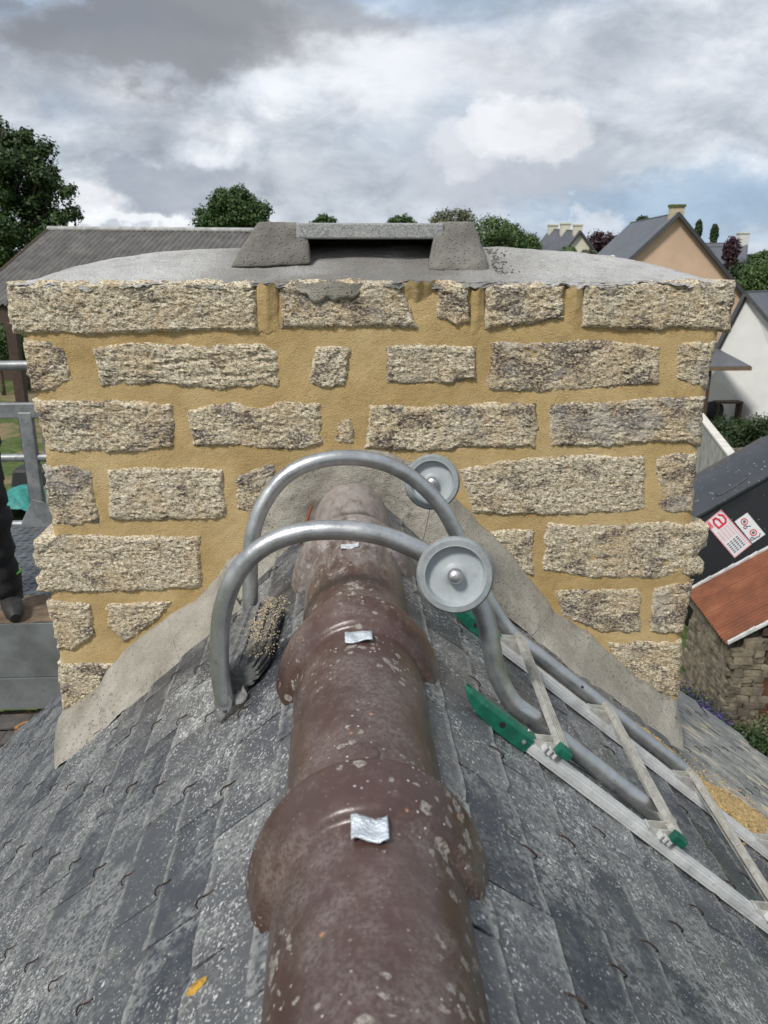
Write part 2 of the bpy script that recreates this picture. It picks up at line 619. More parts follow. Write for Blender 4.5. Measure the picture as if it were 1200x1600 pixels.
def m_tile(t, b):
    P = t.pos()
    x, y, z = t.sep(P)
    a = t.noise(P, 6, 4, 0.6)
    base = t.ramp(a, [(0.3, (0.052, 0.029, 0.025)), (0.55, (0.072, 0.040, 0.034)), (0.75, (0.11, 0.070, 0.061))])
    base = t.mix(t.ss(t.noise(P, 55, 4, 0.6), 0.55, 0.75, 0, 0.35), base, (0.17, 0.12, 0.105))
    dust = t.math('MULTIPLY', t.ss(t.noise(t.vmath('ADD', P, (5, 2, 9)), 9, 6, 0.7), 0.42, 0.66), t.ss(t.noise(P, 210, 3, 0.65), 0.38, 0.60, 0.25, 1.0))
    base = t.mix(t.math('MULTIPLY', dust, 0.42), base, (0.27, 0.235, 0.215))
    zone = t.noise(t.vmath('ADD', P, (1.3, 0.4, 2.2)), 7.5, 3, 0.5)
    # pale crust blotches
    vb = t.voro(t.vmath('ADD', P, t.vmath('SCALE', t.noise(P, 90, 3, out='Color'), scale=0.008)), 62)
    rr = t.voro(P, 62, out='Color')
    rx, ry, rz = t.sep(rr)
    size = t.math('MULTIPLY', t.math('MULTIPLY', rx, t.ss(zone, 0.42, 0.60, 0.25, 1.15)), 0.52)
    crust = t.ss(t.math('SUBTRACT', size, vb), 0.0, 0.12)
    crust = t.math('MULTIPLY', crust, t.ss(t.noise(P, 240, 4, 0.7), 0.36, 0.54, 0.15, 1.0))
    base = t.mix(t.math('MULTIPLY', crust, 0.75), base, (0.33, 0.305, 0.27))
    # small white dots
    d2 = t.voro(P, 150)
    q2 = t.voro(P, 150, out='Color')
    qx, _, _ = t.sep(q2)
    dots = t.ss(t.math('SUBTRACT', t.math('MULTIPLY', t.ss(qx, 0.62, 1.0), 0.26), d2), 0, 0.06)
    base = t.mix(t.math('MULTIPLY', dots, t.ss(zone, 0.42, 0.60, 0.12, 0.85)), base, (0.55, 0.53, 0.49))
    # orange rings
    d3 = t.voro(t.vmath('ADD', P, (0.31, 0.2, 0.11)), 38)
    q3 = t.voro(t.vmath('ADD', P, (0.31, 0.2, 0.11)), 38, out='Color')
    ox, _, _ = t.sep(q3)
    org = t.ss(t.math('SUBTRACT', t.math('MULTIPLY', t.ss(ox, 0.62, 1.0), 0.16), d3), 0, 0.03)
    base = t.mix(t.math('MULTIPLY', t.math('MULTIPLY', org, t.ss(d3, 0.0, 0.07, 0.35, 1.0)), 0.85), base, (0.36, 0.18, 0.085))
    # brushed pale film, heavier near the chimney
    film = t.noise(t.mapping(P, (3, 1, 3)), 16, 6, 0.7, 0.6)
    near = t.ss(y, 0.95, 1.80, 0.0, 0.36)
    fm = t.ss(t.math('ADD', t.math('MULTIPLY', film, 0.8), near), 0.46, 0.86, 0, 0.78)
    base = t.mix(fm, base, (0.36, 0.33, 0.31))
    rough = t.math('ADD', 0.33, t.math('MULTIPLY', t.math('MAXIMUM', crust, fm), 0.45))
    h = t.math('ADD', t.math('MULTIPLY', crust, 0.4), t.math('MULTIPLY', t.noise(P, 160, 4), 0.5))
    setp(t, b, base, rough, normal=t.bump(h, 0.4, 0.0016), spec=0.5)


def m_galv(t, b):
    P = t.pos()
    a = t.noise(P, 28, 5, 0.65)
    base = t.ramp(a, [(0.3, (0.38, 0.39, 0.395)), (0.5, (0.46, 0.47, 0.475)), (0.7, (0.56, 0.565, 0.565))])
    scr = t.noise(t.mapping(P, (1, 1, 1), rot=(0.4, 0.3, 0.8)), 190, 4, 0.7, 2.0)
    base = t.mix(t.ss(scr, 0.60, 0.68, 0, 0.7), base, (0.10, 0.10, 0.095))
    base = t.mix(t.ss(scr, 0.40, 0.33, 0, 0.6), base, (0.62, 0.62, 0.60))
    base = t.mix(t.ss(t.noise(P, 75, 4, 0.6), 0.64, 0.72, 0, 0.5), base, (0.55, 0.50, 0.38))
    setp(t, b, base, t.ss(a, 0.3, 0.7, 0.28, 0.44), 0.85, normal=t.bump(scr, 0.25, 0.001))


def m_alu(t, b):
    P = t.pos()
    a = t.noise(P, 22, 5, 0.65)
    base = t.ramp(a, [(0.3, (0.48, 0.49, 0.49)), (0.5, (0.62, 0.63, 0.63)), (0.7, (0.76, 0.765, 0.765))])
    base = t.mix(t.ss(t.noise(P, 120, 4, 0.7), 0.58, 0.70, 0, 0.55), base, (0.22, 0.21, 0.18))
    setp(t, b, base, 0.45, 0.3, normal=t.bump(t.noise(P, 300, 2), 0.15, 0.001))


def m_tread(t, b):
    P = t.pos()
    a = t.noise(P, 40, 5, 0.65)
    base = t.ramp(a, [(0.3, (0.30, 0.295, 0.265)), (0.5, (0.44, 0.435, 0.40)), (0.7, (0.56, 0.555, 0.52))])
    base = t.mix(t.ss(t.noise(P, 110, 4, 0.7), 0.56, 0.66, 0, 0.6), base, (0.28, 0.21, 0.11))
    setp(t, b, base, 0.6, 0.35)


def simple(color, rough=0.6, metal=0.0, vary=0.25, scale=20, bump=0.2, bd=0.002, dirt=None):
    def fn(t, b):
        P = t.pos()
        a = t.noise(P, scale, 4, 0.6)
        lo = tuple(c * (1 - vary) for c in color)
        hi = tuple(min(1, c * (1 + vary)) for c in color)
        base = t.mix(t.ss(a, 0.3, 0.7), lo, hi)
        if dirt:
            base = t.mix(t.ss(t.noise(P, scale * 2.7, 5, 0.7), 0.56, 0.68, 0, 0.6), base, dirt)
        setp(t, b, base, rough, metal, normal=t.bump(t.noise(P, scale * 6, 3), bump, bd))
    return fn


def m_paintslate(t, b):
    # roofing too far off to tell the slates: rows as fine relief
    P = t.obj()
    x, y, z = t.sep(P)
    row = t.math('FRACT', t.math('MULTIPLY', z, 6.0))
    n = t.noise(P, 1.4, 5, 0.6)
    base = t.ramp(n, [(0.3, (0.072, 0.078, 0.092)), (0.7, (0.115, 0.12, 0.135))])
    setp(t, b, base, 0.5, normal=t.bump(row, 0.3, 0.02))


def m_leaf(c1, c2):
    def fn(t, b):
        isl = t.island()
        P = t.pos()
        n = t.noise(P, 0.9, 3, 0.6)
        base = t.mix(t.math('ADD', t.math('MULTIPLY', isl, 0.6), t.math('MULTIPLY', n, 0.4)), c1, c2)
        setp(t, b, base, 0.55, spec=0.35)
        b.inputs['Transmission Weight'].default_value = 0.0
        b.inputs['Subsurface Weight'].default_value = 0.0
    return fn


def m_grass(t, b):
    P = t.pos()
    a = t.noise(P, 0.35, 6, 0.62)
    c = t.noise(P, 3.5, 5, 0.7)
    base = t.mix(t.ss(c, 0.3, 0.7), (0.045, 0.068, 0.022), (0.11, 0.145, 0.05))
    base = t.mix(t.ss(a, 0.50, 0.60), base, (0.20, 0.155, 0.09))
    base = t.mix(t.ss(t.noise(P, 8, 3), 0.58, 0.68, 0, 0.5), base, (0.06, 0.05, 0.035))
    setp(t, b, base, 0.95, normal=t.bump(c, 0.6, 0.08), spec=0.1)


def m_fibro(t, b):
    P = t.pos()
    a = t.noise(P, 1.1, 6, 0.65)
    base = t.ramp(a, [(0.3, (0.085, 0.08, 0.077)), (0.52, (0.125, 0.12, 0.115)), (0.72, (0.18, 0.17, 0.155))])
    base = t.mix(t.ss(t.noise(P, 9, 4, 0.7), 0.56, 0.66, 0, 0.5), base, (0.055, 0.05, 0.045))
    setp(t, b, base, 0.9, spec=0.2)


def m_rust(t, b):
    P = t.pos()
    a = t.noise(P, 2.2, 5, 0.65)
    base = t.ramp(a, [(0.3, (0.11, 0.036, 0.015)), (0.52, (0.185, 0.058, 0.023)), (0.72, (0.25, 0.095, 0.042))])
    base = t.mix(t.ss(t.noise(t.mapping(P, (6, 1, 1)), 6, 4, 0.7), 0.56, 0.68, 0, 0.6), base, (0.10, 0.05, 0.035))
    setp(t, b, base, 0.75, 0.1)


def m_lower(t, b):
    P = t.pos()
    a = t.noise(P, 16, 5, 0.65)
    base = t.ramp(a, [(0.3, (0.05, 0.045, 0.045)), (0.6, (0.10, 0.09, 0.085))])
    ring = t.voro(t.vmath('ADD', P, t.vmath('SCALE', t.noise(P, 20, 3, out='Color'), scale=0.05)), 9)
    m2 = t.math('MULTIPLY', t.ss(ring, 0.22, 0.28), t.ss(ring, 0.40, 0.33))
    base = t.mix(t.math('MULTIPLY', m2, t.ss(t.noise(P, 3, 2), 0.42, 0.55)), base, (0.36, 0.17, 0.05))
    setp(t, b, base, 0.85)


def m_black_plastic(t, b):
    P = t.pos()
    spots = t.ss(t.voro(P, 9), 0.13, 0.08, 0, 0.7)
    spots = t.math('MULTIPLY', spots, t.ss(t.noise(P, 5, 2), 0.5, 0.62))
    base = t.mix(spots, (0.012, 0.012, 0.014), (0.35, 0.36, 0.37))
    setp(t, b, base, 0.55)


def m_lid(t, b):
    P = t.pos()
    spots = t.ss(t.voro(P, 11), 0.16, 0.10, 0, 0.8)
    spots = t.math('MULTIPLY', spots, t.ss(t.noise(P, 6, 2), 0.42, 0.55))
    base = t.mix(t.noise(P, 2, 4), (0.022, 0.026, 0.032), (0.055, 0.060, 0.068))
    base = t.mix(spots, base, (0.42, 0.44, 0.46))
    setp(t, b, base, 0.45)


M = {}
for nm, fn in dict(
        stone=m_stone, mortar=m_mortar, crown=m_crown, fresh=m_fresh, slab=m_slab, flash=m_flash, slate=m_slate, tile=m_tile,
        galv=m_galv, alu=m_alu, tread=m_tread, farslate=m_paintslate, grass=m_grass, fibro=m_fibro, rust=m_rust, lowslate=m_lower,
        blackplastic=m_black_plastic, lid=m_lid,
        hook=simple((0.065, 0.04, 0.032), 0.5, 0.6, 0.5, 60, 0.2),
        lead=simple((0.62, 0.67, 0.72), 0.38, 0.35, 0.3, 45, 0.8, 0.004),
        tyre=simple((0.24, 0.26, 0.265), 0.65, 0, 0.15, 60, 0.2, 0.001, (0.13, 0.13, 0.12)),
        rim=simple((0.35, 0.385, 0.40), 0.45, 0, 0.08, 30, 0.1, 0.001, (0.29, 0.29, 0.27)),
        bolt=simple((0.50, 0.50, 0.50), 0.38, 0.9, 0.2, 150, 0.5, 0.001, (0.2, 0.18, 0.15)),
        green=simple((0.005, 0.095, 0.058), 0.4, 0, 0.25, 40, 0.2, 0.001, (0.02, 0.17, 0.11)),
        hole=simple((0.01, 0.01, 0.01), 0.9),
        rubber=simple((0.12, 0.12, 0.12), 0.7, 0, 0.4, 60, 0.3, 0.001, (0.42, 0.40, 0.35)),
        sand=simple((0.52, 0.36, 0.155), 0.95, 0, 0.45, 160, 0.8, 0.004, (0.24, 0.14, 0.05)),
        sandpale=simple((0.58, 0.48, 0.32), 0.95, 0, 0.4, 160, 0.8, 0.004),
        lichen=simple((0.42, 0.24, 0.03), 0.9, 0, 0.4, 160, 0.6, 0.003, (0.62, 0.55, 0.42)),
        render_grey=simple((0.36, 0.34, 0.30), 0.9, 0, 0.2, 1.5, 0.3, 0.01),
        scaff=simple((0.25, 0.26, 0.265), 0.5, 0.5, 0.25, 14, 0.2, 0.001, (0.12, 0.12, 0.11)),
        plate=simple((0.13, 0.14, 0.15), 0.5, 0.5, 0.3, 10, 0.2, 0.001, (0.19, 0.17, 0.13)),
        zinc=simple((0.17, 0.185, 0.185), 0.6, 0.25, 0.25, 5, 0.2, 0.002, (0.13, 0.14, 0.12)),
        plywood=simple((0.15, 0.105, 0.065), 0.9, 0, 0.4, 18, 0.4, 0.003, (0.07, 0.06, 0.05)),
        work=simple((0.013, 0.013, 0.015), 0.85, 0, 0.3, 30, 0.5, 0.004),
        boot=simple((0.020, 0.019, 0.018), 0.6, 0, 0.4, 50, 0.3, 0.002, (0.09, 0.08, 0.06)),
        lime=simple((0.18, 0.62, 0.04), 0.5),
        logo=simple((0.45, 0.36, 0.16), 0.7),
        skin=simple((0.42, 0.25, 0.17), 0.55, 0, 0.08, 20, 0.1),
        hair=simple((0.05, 0.03, 0.02), 0.7, 0, 0.3, 80, 0.5),
        helmet=simple((0.62, 0.62, 0.6), 0.35, 0, 0.04),
        teal=simple((0.025, 0.20, 0.175), 0.6, 0, 0.25, 6, 0.3, 0.01),
        blacksheet=simple((0.02, 0.02, 0.022), 0.6),
        peach=simple((0.56, 0.40, 0.28), 0.9, 0, 0.09, 0.7, 0.1),
        white=simple((0.60, 0.60, 0.575), 0.85, 0, 0.06, 0.8, 0.1),
        cream=simple((0.60, 0.57, 0.46), 0.85, 0, 0.08, 0.8, 0.1),
        darktrim=simple((0.055, 0.058, 0.065), 0.6),
        pot=simple((0.46, 0.40, 0.28), 0.8, 0, 0.2, 4),
        mosspot=simple((0.10, 0.12, 0.03), 0.9, 0, 0.4, 8),
        glass=simple((0.03, 0.04, 0.05), 0.1),
        fascia=simple((0.15, 0.10, 0.06), 0.7, 0, 0.2, 6),
        concrete=simple((0.34, 0.34, 0.325), 0.9, 0, 0.25, 2.2, 0.4, 0.01, (0.22, 0.215, 0.20)),
        coping=simple((0.62, 0.60, 0.54), 0.9, 0, 0.15, 4, 0.3, 0.01, (0.35, 0.33, 0.28)),
        rubble=simple((0.175, 0.145, 0.105), 0.95, 0, 0.5, 5, 0.8, 0.02, (0.08, 0.07, 0.055)),
        rubbledark=simple((0.10, 0.082, 0.058), 0.95, 0, 0.4, 7, 0.6, 0.02),
        door=simple((0.105, 0.045, 0.022), 0.7, 0, 0.3, 7, 0.4, 0.004, (0.05, 0.028, 0.018)),
        verge=simple((0.50, 0.50, 0.49), 0.8, 0, 0.25, 9, 0.4, 0.006, (0.22, 0.21, 0.19)),
        fencegreen=simple((0.01, 0.085, 0.075), 0.5),
        wire=simple((0.22, 0.26, 0.25), 0.5, 0.3),
        bark=simple((0.09, 0.07, 0.05), 0.95, 0, 0.4, 8, 0.6, 0.02),
        oak=m_leaf((0.010, 0.030, 0.006), (0.050, 0.092, 0.018)),
        oak2=m_leaf((0.014, 0.038, 0.008), (0.060, 0.11, 0.022)),
        bush=m_leaf((0.035, 0.07, 0.018), (0.10, 0.155, 0.045)),
        olive=m_leaf((0.05, 0.06, 0.03), (0.14, 0.15, 0.08)),
        dkbush=m_leaf((0.012, 0.03, 0.010), (0.045, 0.075, 0.022)),
        purple=m_leaf((0.018, 0.008, 0.012), (0.055, 0.022, 0.030)),
        violet=m_leaf((0.05, 0.025, 0.16), (0.16, 0.09, 0.36)),
        sticker=simple((0.66, 0.66, 0.66), 0.4, 0, 0.05, 8, 0.1),
        red=simple((0.62, 0.03, 0.05), 0.5, 0, 0.1),
        pink=simple((0.66, 0.30, 0.33), 0.5, 0, 0.1),
        ink=simple((0.05, 0.06, 0.08), 0.5),
        brownwood=simple((0.06, 0.04, 0.028), 0.85)).items():
    M[nm] = material(nm, fn)

# ------------------------------------------------------------------ planes of the near roof
GZ = -7.2                                   # ground level (the camera is z = 0)
DY = 1.90                                   # front plane of the chimney
YV = 2.52                                   # gable verge of the near roof
X0 = 0.02                                   # ridge line
SIDES = {}
for side, z0, a in ((-1, -0.56, 42.0), (1, -0.54, 39.5)):
    tt = radians(a)
    n = Vector((sin(tt) * side, 0, cos(tt)))
    sl = Vector((cos(tt) * side, 0, -sin(tt)))
    p0 = Vector((X0, 0, z0))
    SIDES[side] = (n, sl, p0)


def roofpt(side, s, y, off=0.0):
    n, sl, p0 = SIDES[side]
    return p0 + sl * s + Vector((0, y, 0)) + n * off


def roofpix(side, u, v, off=0.0):
    n, sl, p0 = SIDES[side]
    return PP(u, v, n, n.dot(p0) + off)


def project(p):
    d = p.dot(FW)
    if d <= 0.05:
        return None
    return 600 + FPX * p.dot(RT) / d, 800 - FPX * p.dot(UP) / d, d


# ------------------------------------------------------------------ ground
def terrain(x, y):
    r = hypot(x, y)
    h = GZ
    if r > 60:
        h += 5.2 * min(1, (r - 60) / 160) ** 1.3
    if r > 25:
        h += 0.25 * fb(x, y, 0, 0.03, 3)
    return h


g = MB()
xs = [-1500, -700, -400, -250, -160, -110] + [k * 8 - 80 for k in range(21)] + [110, 160, 250, 400, 700, 1500]
ys = [-1500, -600, -200, -60] + [k * 8 - 24 for k in range(20)] + [160, 200, 260, 400, 700, 1500]
vs = [(x, y, terrain(x, y)) for y in ys for x in xs]
nx = len(xs)
fs = [(j * nx + i, j * nx + i + 1, (j + 1) * nx + i + 1, (j + 1) * nx + i) for j in range(len(ys) - 1) for i in range(nx - 1)]
g.add(vs, fs)
struct(g.build('ground', M['grass'], smooth=180))

# ------------------------------------------------------------------ the house whose roof we look along
house = empty('house', (0, 0.6, GZ), 'stone house with the steep lichen-flecked slate roof and brown ridge tiles in the foreground', 'house')
S_END = 3.35
Y_BACK = -2.2
mb = MB()
for side in (-1, 1):
    a = roofpt(side, 0.0, Y_BACK, -0.03)
    b_ = roofpt(side, S_END, Y_BACK, -0.03)
    mb.prism([a, b_, b_ + SIDES[side][0] * 0.02, a + SIDES[side][0] * 0.02], (0, YV - 0.01 - Y_BACK, 0))
mb.build('roof_deck', M['brownwood'], house)
mb = MB()
eL = roofpt(-1, S_END - 0.15, 0, -0.06)
eR = roofpt(1, S_END - 0.15, 0, -0.06)
pk = Vector((X0, 0, -0.66))
for yy in (Y_BACK + 0.1, YV - 0.35):
    mb.prism([Vector((eL.x, yy, GZ)), Vector((eR.x, yy, GZ)), Vector((eR.x, yy, eR.z)), Vector((pk.x, yy, pk.z)), Vector((eL.x, yy, eL.z))], (0, 0.28, 0))
for e in (eL, eR):
    mb.box((e.x, 0.5 * (Y_BACK + YV), (GZ + e.z) / 2), (0.3, YV - Y_BACK - 0.3, e.z - GZ - 0.02))
mb.build('wall', M['rubble'], house)

# slates
CE, CG, CW = 0.098, 0.093, 0.203
LEN, TH = 0.215, 0.0045


def slate_mesh(seed, w_=0.199, LEN=0.215):
    rr = random.Random(seed)
    nsg = 8
    m = MB()
    lo, lob = [], []
    cutl = rr.random() < 0.3
    for i in range(nsg + 1):
        x = -w_ / 2 + w_ * i / nsg
        s = rr.uniform(-0.0022, 0.0022)
        if i == 0 and cutl:
            s -= rr.uniform(0.003, 0.014)
        if i == nsg and rr.random() < 0.25:
            s -= rr.uniform(0.003, 0.010)
        lo.append((s, x, TH + rr.uniform(-.0006, .0016)))
        lob.append((s + rr.uniform(0.0005, 0.003), x, 0.0))
    mids = [(-0.075, -w_ / 2 + rr.uniform(-.001, .001) + w_ * i / nsg, TH + rr.uniform(-.0005, .0005)) for i in range(nsg + 1)]
    topv = [(-LEN, -w_ / 2 + w_ * i / nsg, TH) for i in range(nsg + 1)]
    botv = [(-LEN, -w_ / 2, 0), (-LEN, w_ / 2, 0)]
    vs = lo + lob + mids + topv + botv
    n1_ = nsg + 1
    fs = []
    for i in range(nsg):
        fs.append((i, n1_ + i, n1_ + i + 1, i + 1))                       # lower edge face
        fs.append((i, i + 1, 2 * n1_ + i + 1, 2 * n1_ + i))
        fs.append((2 * n1_ + i, 2 * n1_ + i + 1, 3 * n1_ + i + 1, 3 * n1_ + i))
    fs.append((0, 2 * n1_, 3 * n1_, 4 * n1_, n1_))
    fs.append((nsg, n1_ + nsg, 4 * n1_ + 1, 3 * n1_ + nsg, 2 * n1_ + nsg))
    m.add(vs, fs)
    return m


variants = [slate_mesh(100 + k) for k in range(14)]
short = [slate_mesh(200 + k, LEN=0.118) for k in range(4)]
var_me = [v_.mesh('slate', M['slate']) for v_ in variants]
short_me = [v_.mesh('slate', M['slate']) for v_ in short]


def slate_matrix(side, s, y, rr, lift=0.0):
    n, sl, p0 = SIDES[side]
    tilt = TH / CE + rr.uniform(-0.004, 0.012)
    xa = (sl * cos(tilt) + n * sin(tilt)).normalized()   # local +x runs down the slope, lifted at the tail
    ya = Vector((0, 1, 0))
    za = xa.cross(ya).normalized()
    if za.dot(n) < 0:
        ya = Vector((0, -1, 0))
        za = xa.cross(ya).normalized()
    rz = rr.uniform(-0.010, 0.010)
    xb = (xa * cos(rz) + ya * sin(rz)).normalized()
    yb = za.cross(xb).normalized()
    p = roofpt(side, s, y, 0.002 + LEN * sin(TH / CE) + lift)
    m = Matrix((xb, yb, za)).transposed().to_4x4()
    m.translation = p
    return m


hk = MB()
hp = [(-0.018, 0.0, 0.0052), (-0.011, 0.0014, 0.0062), (-0.004, 0.0006, 0.0068), (0.003, -0.0022, 0.0068), (0.009, -0.0016, 0.0052), (0.0125, 0.0008, 0.0025), (0.0125, 0.002, -0.001)]
hk.tube(hp, 0.0011, 5)
hook_me = hk.mesh('slate_hook', M['hook'], 180)

allsl = []
for side, s0, y0, g_ in ((-1, 0.241, 0.957, CG), (1, 0.243, 0.782, 0.088)):
    i = -1
    while s0 + CE * i < S_END:
        s = s0 + CE * i
        base = (y0 + g_ * i) % CW
        k = int((Y_BACK) / CW)
        y = base + k * CW
        while y < YV - 0.02:
            if y + CW / 2 > YV:
                pass
            p = roofpt(side, s - 0.05, y)
            pr = project(p)
            area = 0.0
            if pr and -120 < pr[0] < 1320 and -50 < pr[1] < 1700:
                view = (-p).normalized()
                hidden = (p.y > 1.95 and p.y * 0 + abs(pr[0] - 580) < 460)
                area = 0 if hidden else abs(view.dot(SIDES[side][0])) / pr[2] ** 2
            allsl.append((area, side, s, y))
            y += CW
        i += 1
allsl.sort(key=lambda q: -q[0])
far = MB()
farh = MB()
cnt = 0
for idx, (area, side, s, y) in enumerate(allsl):
    rr = random.Random(idx * 7 + 3)
    v_ = rr.randrange(14)
    Mx = slate_matrix(side, s + rr.uniform(-.002, .002), y, rr, 0.0)
    Hx = slate_matrix(side, s, y + rr.uniform(-.002, .002), random.Random(5), 0.0)
    if idx < 300 and area > 0:
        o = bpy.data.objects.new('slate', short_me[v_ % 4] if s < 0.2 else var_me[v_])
        COL.objects.link(o)
        o.parent = house
        o.matrix_basis = Matrix.Translation(-Vector(house.location)) @ Mx
        if s > 0.2:
            o = bpy.data.objects.new('slate_hook', hook_me)
            COL.objects.link(o)
            o.parent = house
            o.matrix_basis = Matrix.Translation(-Vector(house.location)) @ Hx
    else:
        vv = short[v_ % 4] if s < 0.2 else variants[v_]
        far.add([Mx @ Vector(q) for q in vv.v], vv.f)
        farh.add([Hx @ Vector(q) for q in hk.v], hk.f)
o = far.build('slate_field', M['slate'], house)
o['kind'] = 'stuff'
o = farh.build('hook_field', M['hook'], house, smooth=180)
o['kind'] = 'stuff'
# small orange lichen on the left slope
p = roofpix(-1, 305, 1543, 0.016)
mb = MB()
mb.grid(8, 12, lambda a, b: p + SIDES[-1][1] * ((b - .5) * 0.032) + Vector((0, (a - .5) * 0.016 * sin(pi * (0.1 + 0.8 * b)), 0)) + SIDES[-1][0] * (0.0025 * sin(pi * a) * sin(pi * b) + 0.001 * fb(a, b, 0, 5)))
o = mb.build('lichen_patch', M['lichen'], house, smooth=180)

# ridge tiles
AX = -0.628
RINGS = [-0.185, 0.24, 0.665, 1.085, 1.505]


def arch(rad, y, seg, half=1.72, ax=AX):
    pts = []
    for k in range(seg + 1):
        q = -half + 2 * half * k / seg
        x = sin(q) * rad
        z = cos(q) * rad
        if abs(q) > pi / 2:
            z = -(abs(q) - pi / 2) * rad * 1.0
            x = math.copysign(rad * (1 + 0.25 * (abs(q) - pi / 2)), q)
        fl_ = min(1, max(0, (rad - 0.099) / 0.018))
        x *= 1 - 0.085 * fl_ * (1 - min(1, abs(q) / (pi / 2)) ** 2)
        zf = 1.27 - max(0, rad - 0.095) * 4.0
        pts.append(Vector((X0 + x, y, ax - 0.014 * (y - 0.69) + (z * zf if z > 0 else z))))
    return pts


def ridge_tile(y0, y1, last=False):
    prof = []          # (y, outer radius)
    L = y1 - y0
    # near end slips under the socket of the tile before, far end carries the raised roll
    prof.append((y0 - 0.005, 0.093))
    prof.append((y0 + 0.05, 0.094))
    if last:
        for k in range(1, 8):
            prof.append((y0 + 0.05 + (L - 0.05) * k / 7, 0.094 + 0.001 * k / 7))
    else:
        prof += [(y0 + L * 0.4, 0.0955), (y0 + L * 0.7, 0.097), (y1 - 0.056, 0.0978), (y1 - 0.046, 0.0980), (y1 - 0.0415, 0.0984), (y1 - 0.0385, 0.1000), (y1 - 0.0365, 0.1040), (y1 - 0.0345, 0.1090), (y1 - 0.031, 0.1130), (y1 - 0.025, 0.1162),
                 (y1 - 0.016, 0.1192), (y1 - 0.006, 0.1218), (y1 + 0.004, 0.1242), (y1 + 0.013, 0.1264), (y1 + 0.020, 0.1279), (y1 + 0.0255, 0.1284), (y1 + 0.029, 0.1276), (y1 + 0.031, 0.1250), (y1 + 0.0315, 0.119)]
    m = MB()
    seg = 88
    rows = []
    for (y, r) in prof:
        half = 1.60 + 0.26 * max(0.0, 1 - max(0, r - 0.097) / 0.012)
        rows.append([q + Vector((0, 0.0012 * fb(q.x, q.z, y, 9, 2), 0.0008 * fb(q.x, q.z, y, 14, 2))) for q in arch(r, y, seg, half)])
    t_ = 0.011
    inner = []
    for (y, r) in reversed(prof):
        half = 1.60 + 0.26 * max(0.0, 1 - max(0, r - 0.097) / 0.012)
        inner.append(arch(r - t_, y, seg, half))
    ring = rows + inner
    nrow = len(ring)
    vs = [q for r_ in ring for q in r_]
    fs = []
    for a in range(nrow):
        b2 = (a + 1) % nrow
        for k in range(seg):
            fs.append((a * (seg + 1) + k, a * (seg + 1) + k + 1, b2 * (seg + 1) + k + 1, b2 * (seg + 1) + k))
    no = len(rows)
    for a in range(no - 1):                     # side rims
        c1, c2 = nrow - 1 - a, nrow - 2 - a
        fs.append((a * (seg + 1), (a + 1) * (seg + 1), c2 * (seg + 1), c1 * (seg + 1)))
        fs.append(((a + 1) * (seg + 1) + seg, a * (seg + 1) + seg, c1 * (seg + 1) + seg, c2 * (seg + 1) + seg))
    m.add(vs, fs)
    return m


tiles = []
for i in range(len(RINGS)):
    y0 = RINGS[i]
    last = i == len(RINGS) - 1
    y1 = DY + 0.05 if last else RINGS[i + 1]
    t_o = ridge_tile(y0 + 0.018 if i else y0, y1, last).build('ridge_tile', M['tile'], house, smooth=60)
    tiles.append(t_o)
# near end tile behind the camera is left out; dimple knob on the third tile
mb = MB()
kp = PP(568, 1176, Vector((0, 0, 1)), AX + 0.12)
mb.lathe([(0.012, -0.003), (0.0105, 0.001), (0.008, 0.0025), (0.004, 0.0030), (0.001, 0.0032)], (X0 + 0.004, kp.y, AX - 0.014 * (kp.y - 0.69) + 0.1195), (0, 0, 1), 20)
mb.build('knob', M['tile'], tiles[2], smooth=60)


def lead_clip(u, v, du, dv, rad, parent, lift=0.004, seed=1):
    pc = PP(u, v, Vector((0, 0, 1)), AX + rad * 1.25)
    rr = random.Random(seed)
    m = MB()

    def fn(a, b):
        x = pc.x + (a - .5) * du
        y = pc.y + (b - .5) * dv + 0.0025 * sin(a * 5 + seed) + 0.001 * rr.uniform(-1, 1)
        r_ = rad - 0.0035 + lift * 0.8 + 0.0020 * fb(x, y, seed, 55, 2) + 0.0015 * cos(a * 6)
        dxx = x - X0
        return Vector((x, y, AX - 0.014 * (y - 0.69) + 1.262 * sqrt(max(r_ * r_ - dxx * dxx, 0))))
    m.grid(12, 9, fn)
    o = m.build('lead_clip', M['lead'], parent, smooth=180)
    md = o.modifiers.new('sol', 'SOLIDIFY')
    md.thickness = 0.0022
    md.offset = 1
    return o


lead_clip(578, 1298, 0.034, 0.032, 0.1005, tiles[2], 0.004, 1)
lead_clip(560, 991, 0.038, 0.030, 0.1005, tiles[3], 0.004, 4)
lead_clip(547, 845, 0.034, 0.022, 0.0985, tiles[4], 0.003, 9)

# ------------------------------------------------------------------ chimney
chim = empty('chimney', (0.08, DY + 0.27, -1.2), 'broad granite chimney stack freshly repointed with ochre mortar across the ridge', 'chimney')
YB = DY + 0.56


def W(u, v, Y=DY):
    return PY(u, v, Y)


# mortar body: outline of the wall read off its left and right edges
left_e = [(22, 445), (34, 525), (47, 570), (50, 615), (60, 650), (66, 715), (74, 775), (78, 830), (76, 880), (73, 932), (80, 980), (88, 1030), (97, 1075), (98, 1120), (92, 1180), (88, 1240), (90, 1300)]
right_e = [(1145, 445), (1128, 520), (1116, 560), (1108, 610), (1100, 650), (1096, 705), (1089, 760), (1088, 812), (1090, 860), (1084, 905), (1078, 950), (1070, 1000), (1064, 1040), (1062, 1100), (1064, 1180), (1062, 1240), (1060, 1300)]
LE = [W(u, v) for u, v in left_e]
RE = [W(u, v) for u, v in right_e]


def interp_edge(E_, z):
    for a, b_ in zip(E_, E_[1:]):
        if a.z >= z >= b_.z:
            f_ = (a.z - z) / (a.z - b_.z)
            return a.x + (b_.x - a.x) * f_
    return E_[0].x if z > E_[0].z else E_[-1].x


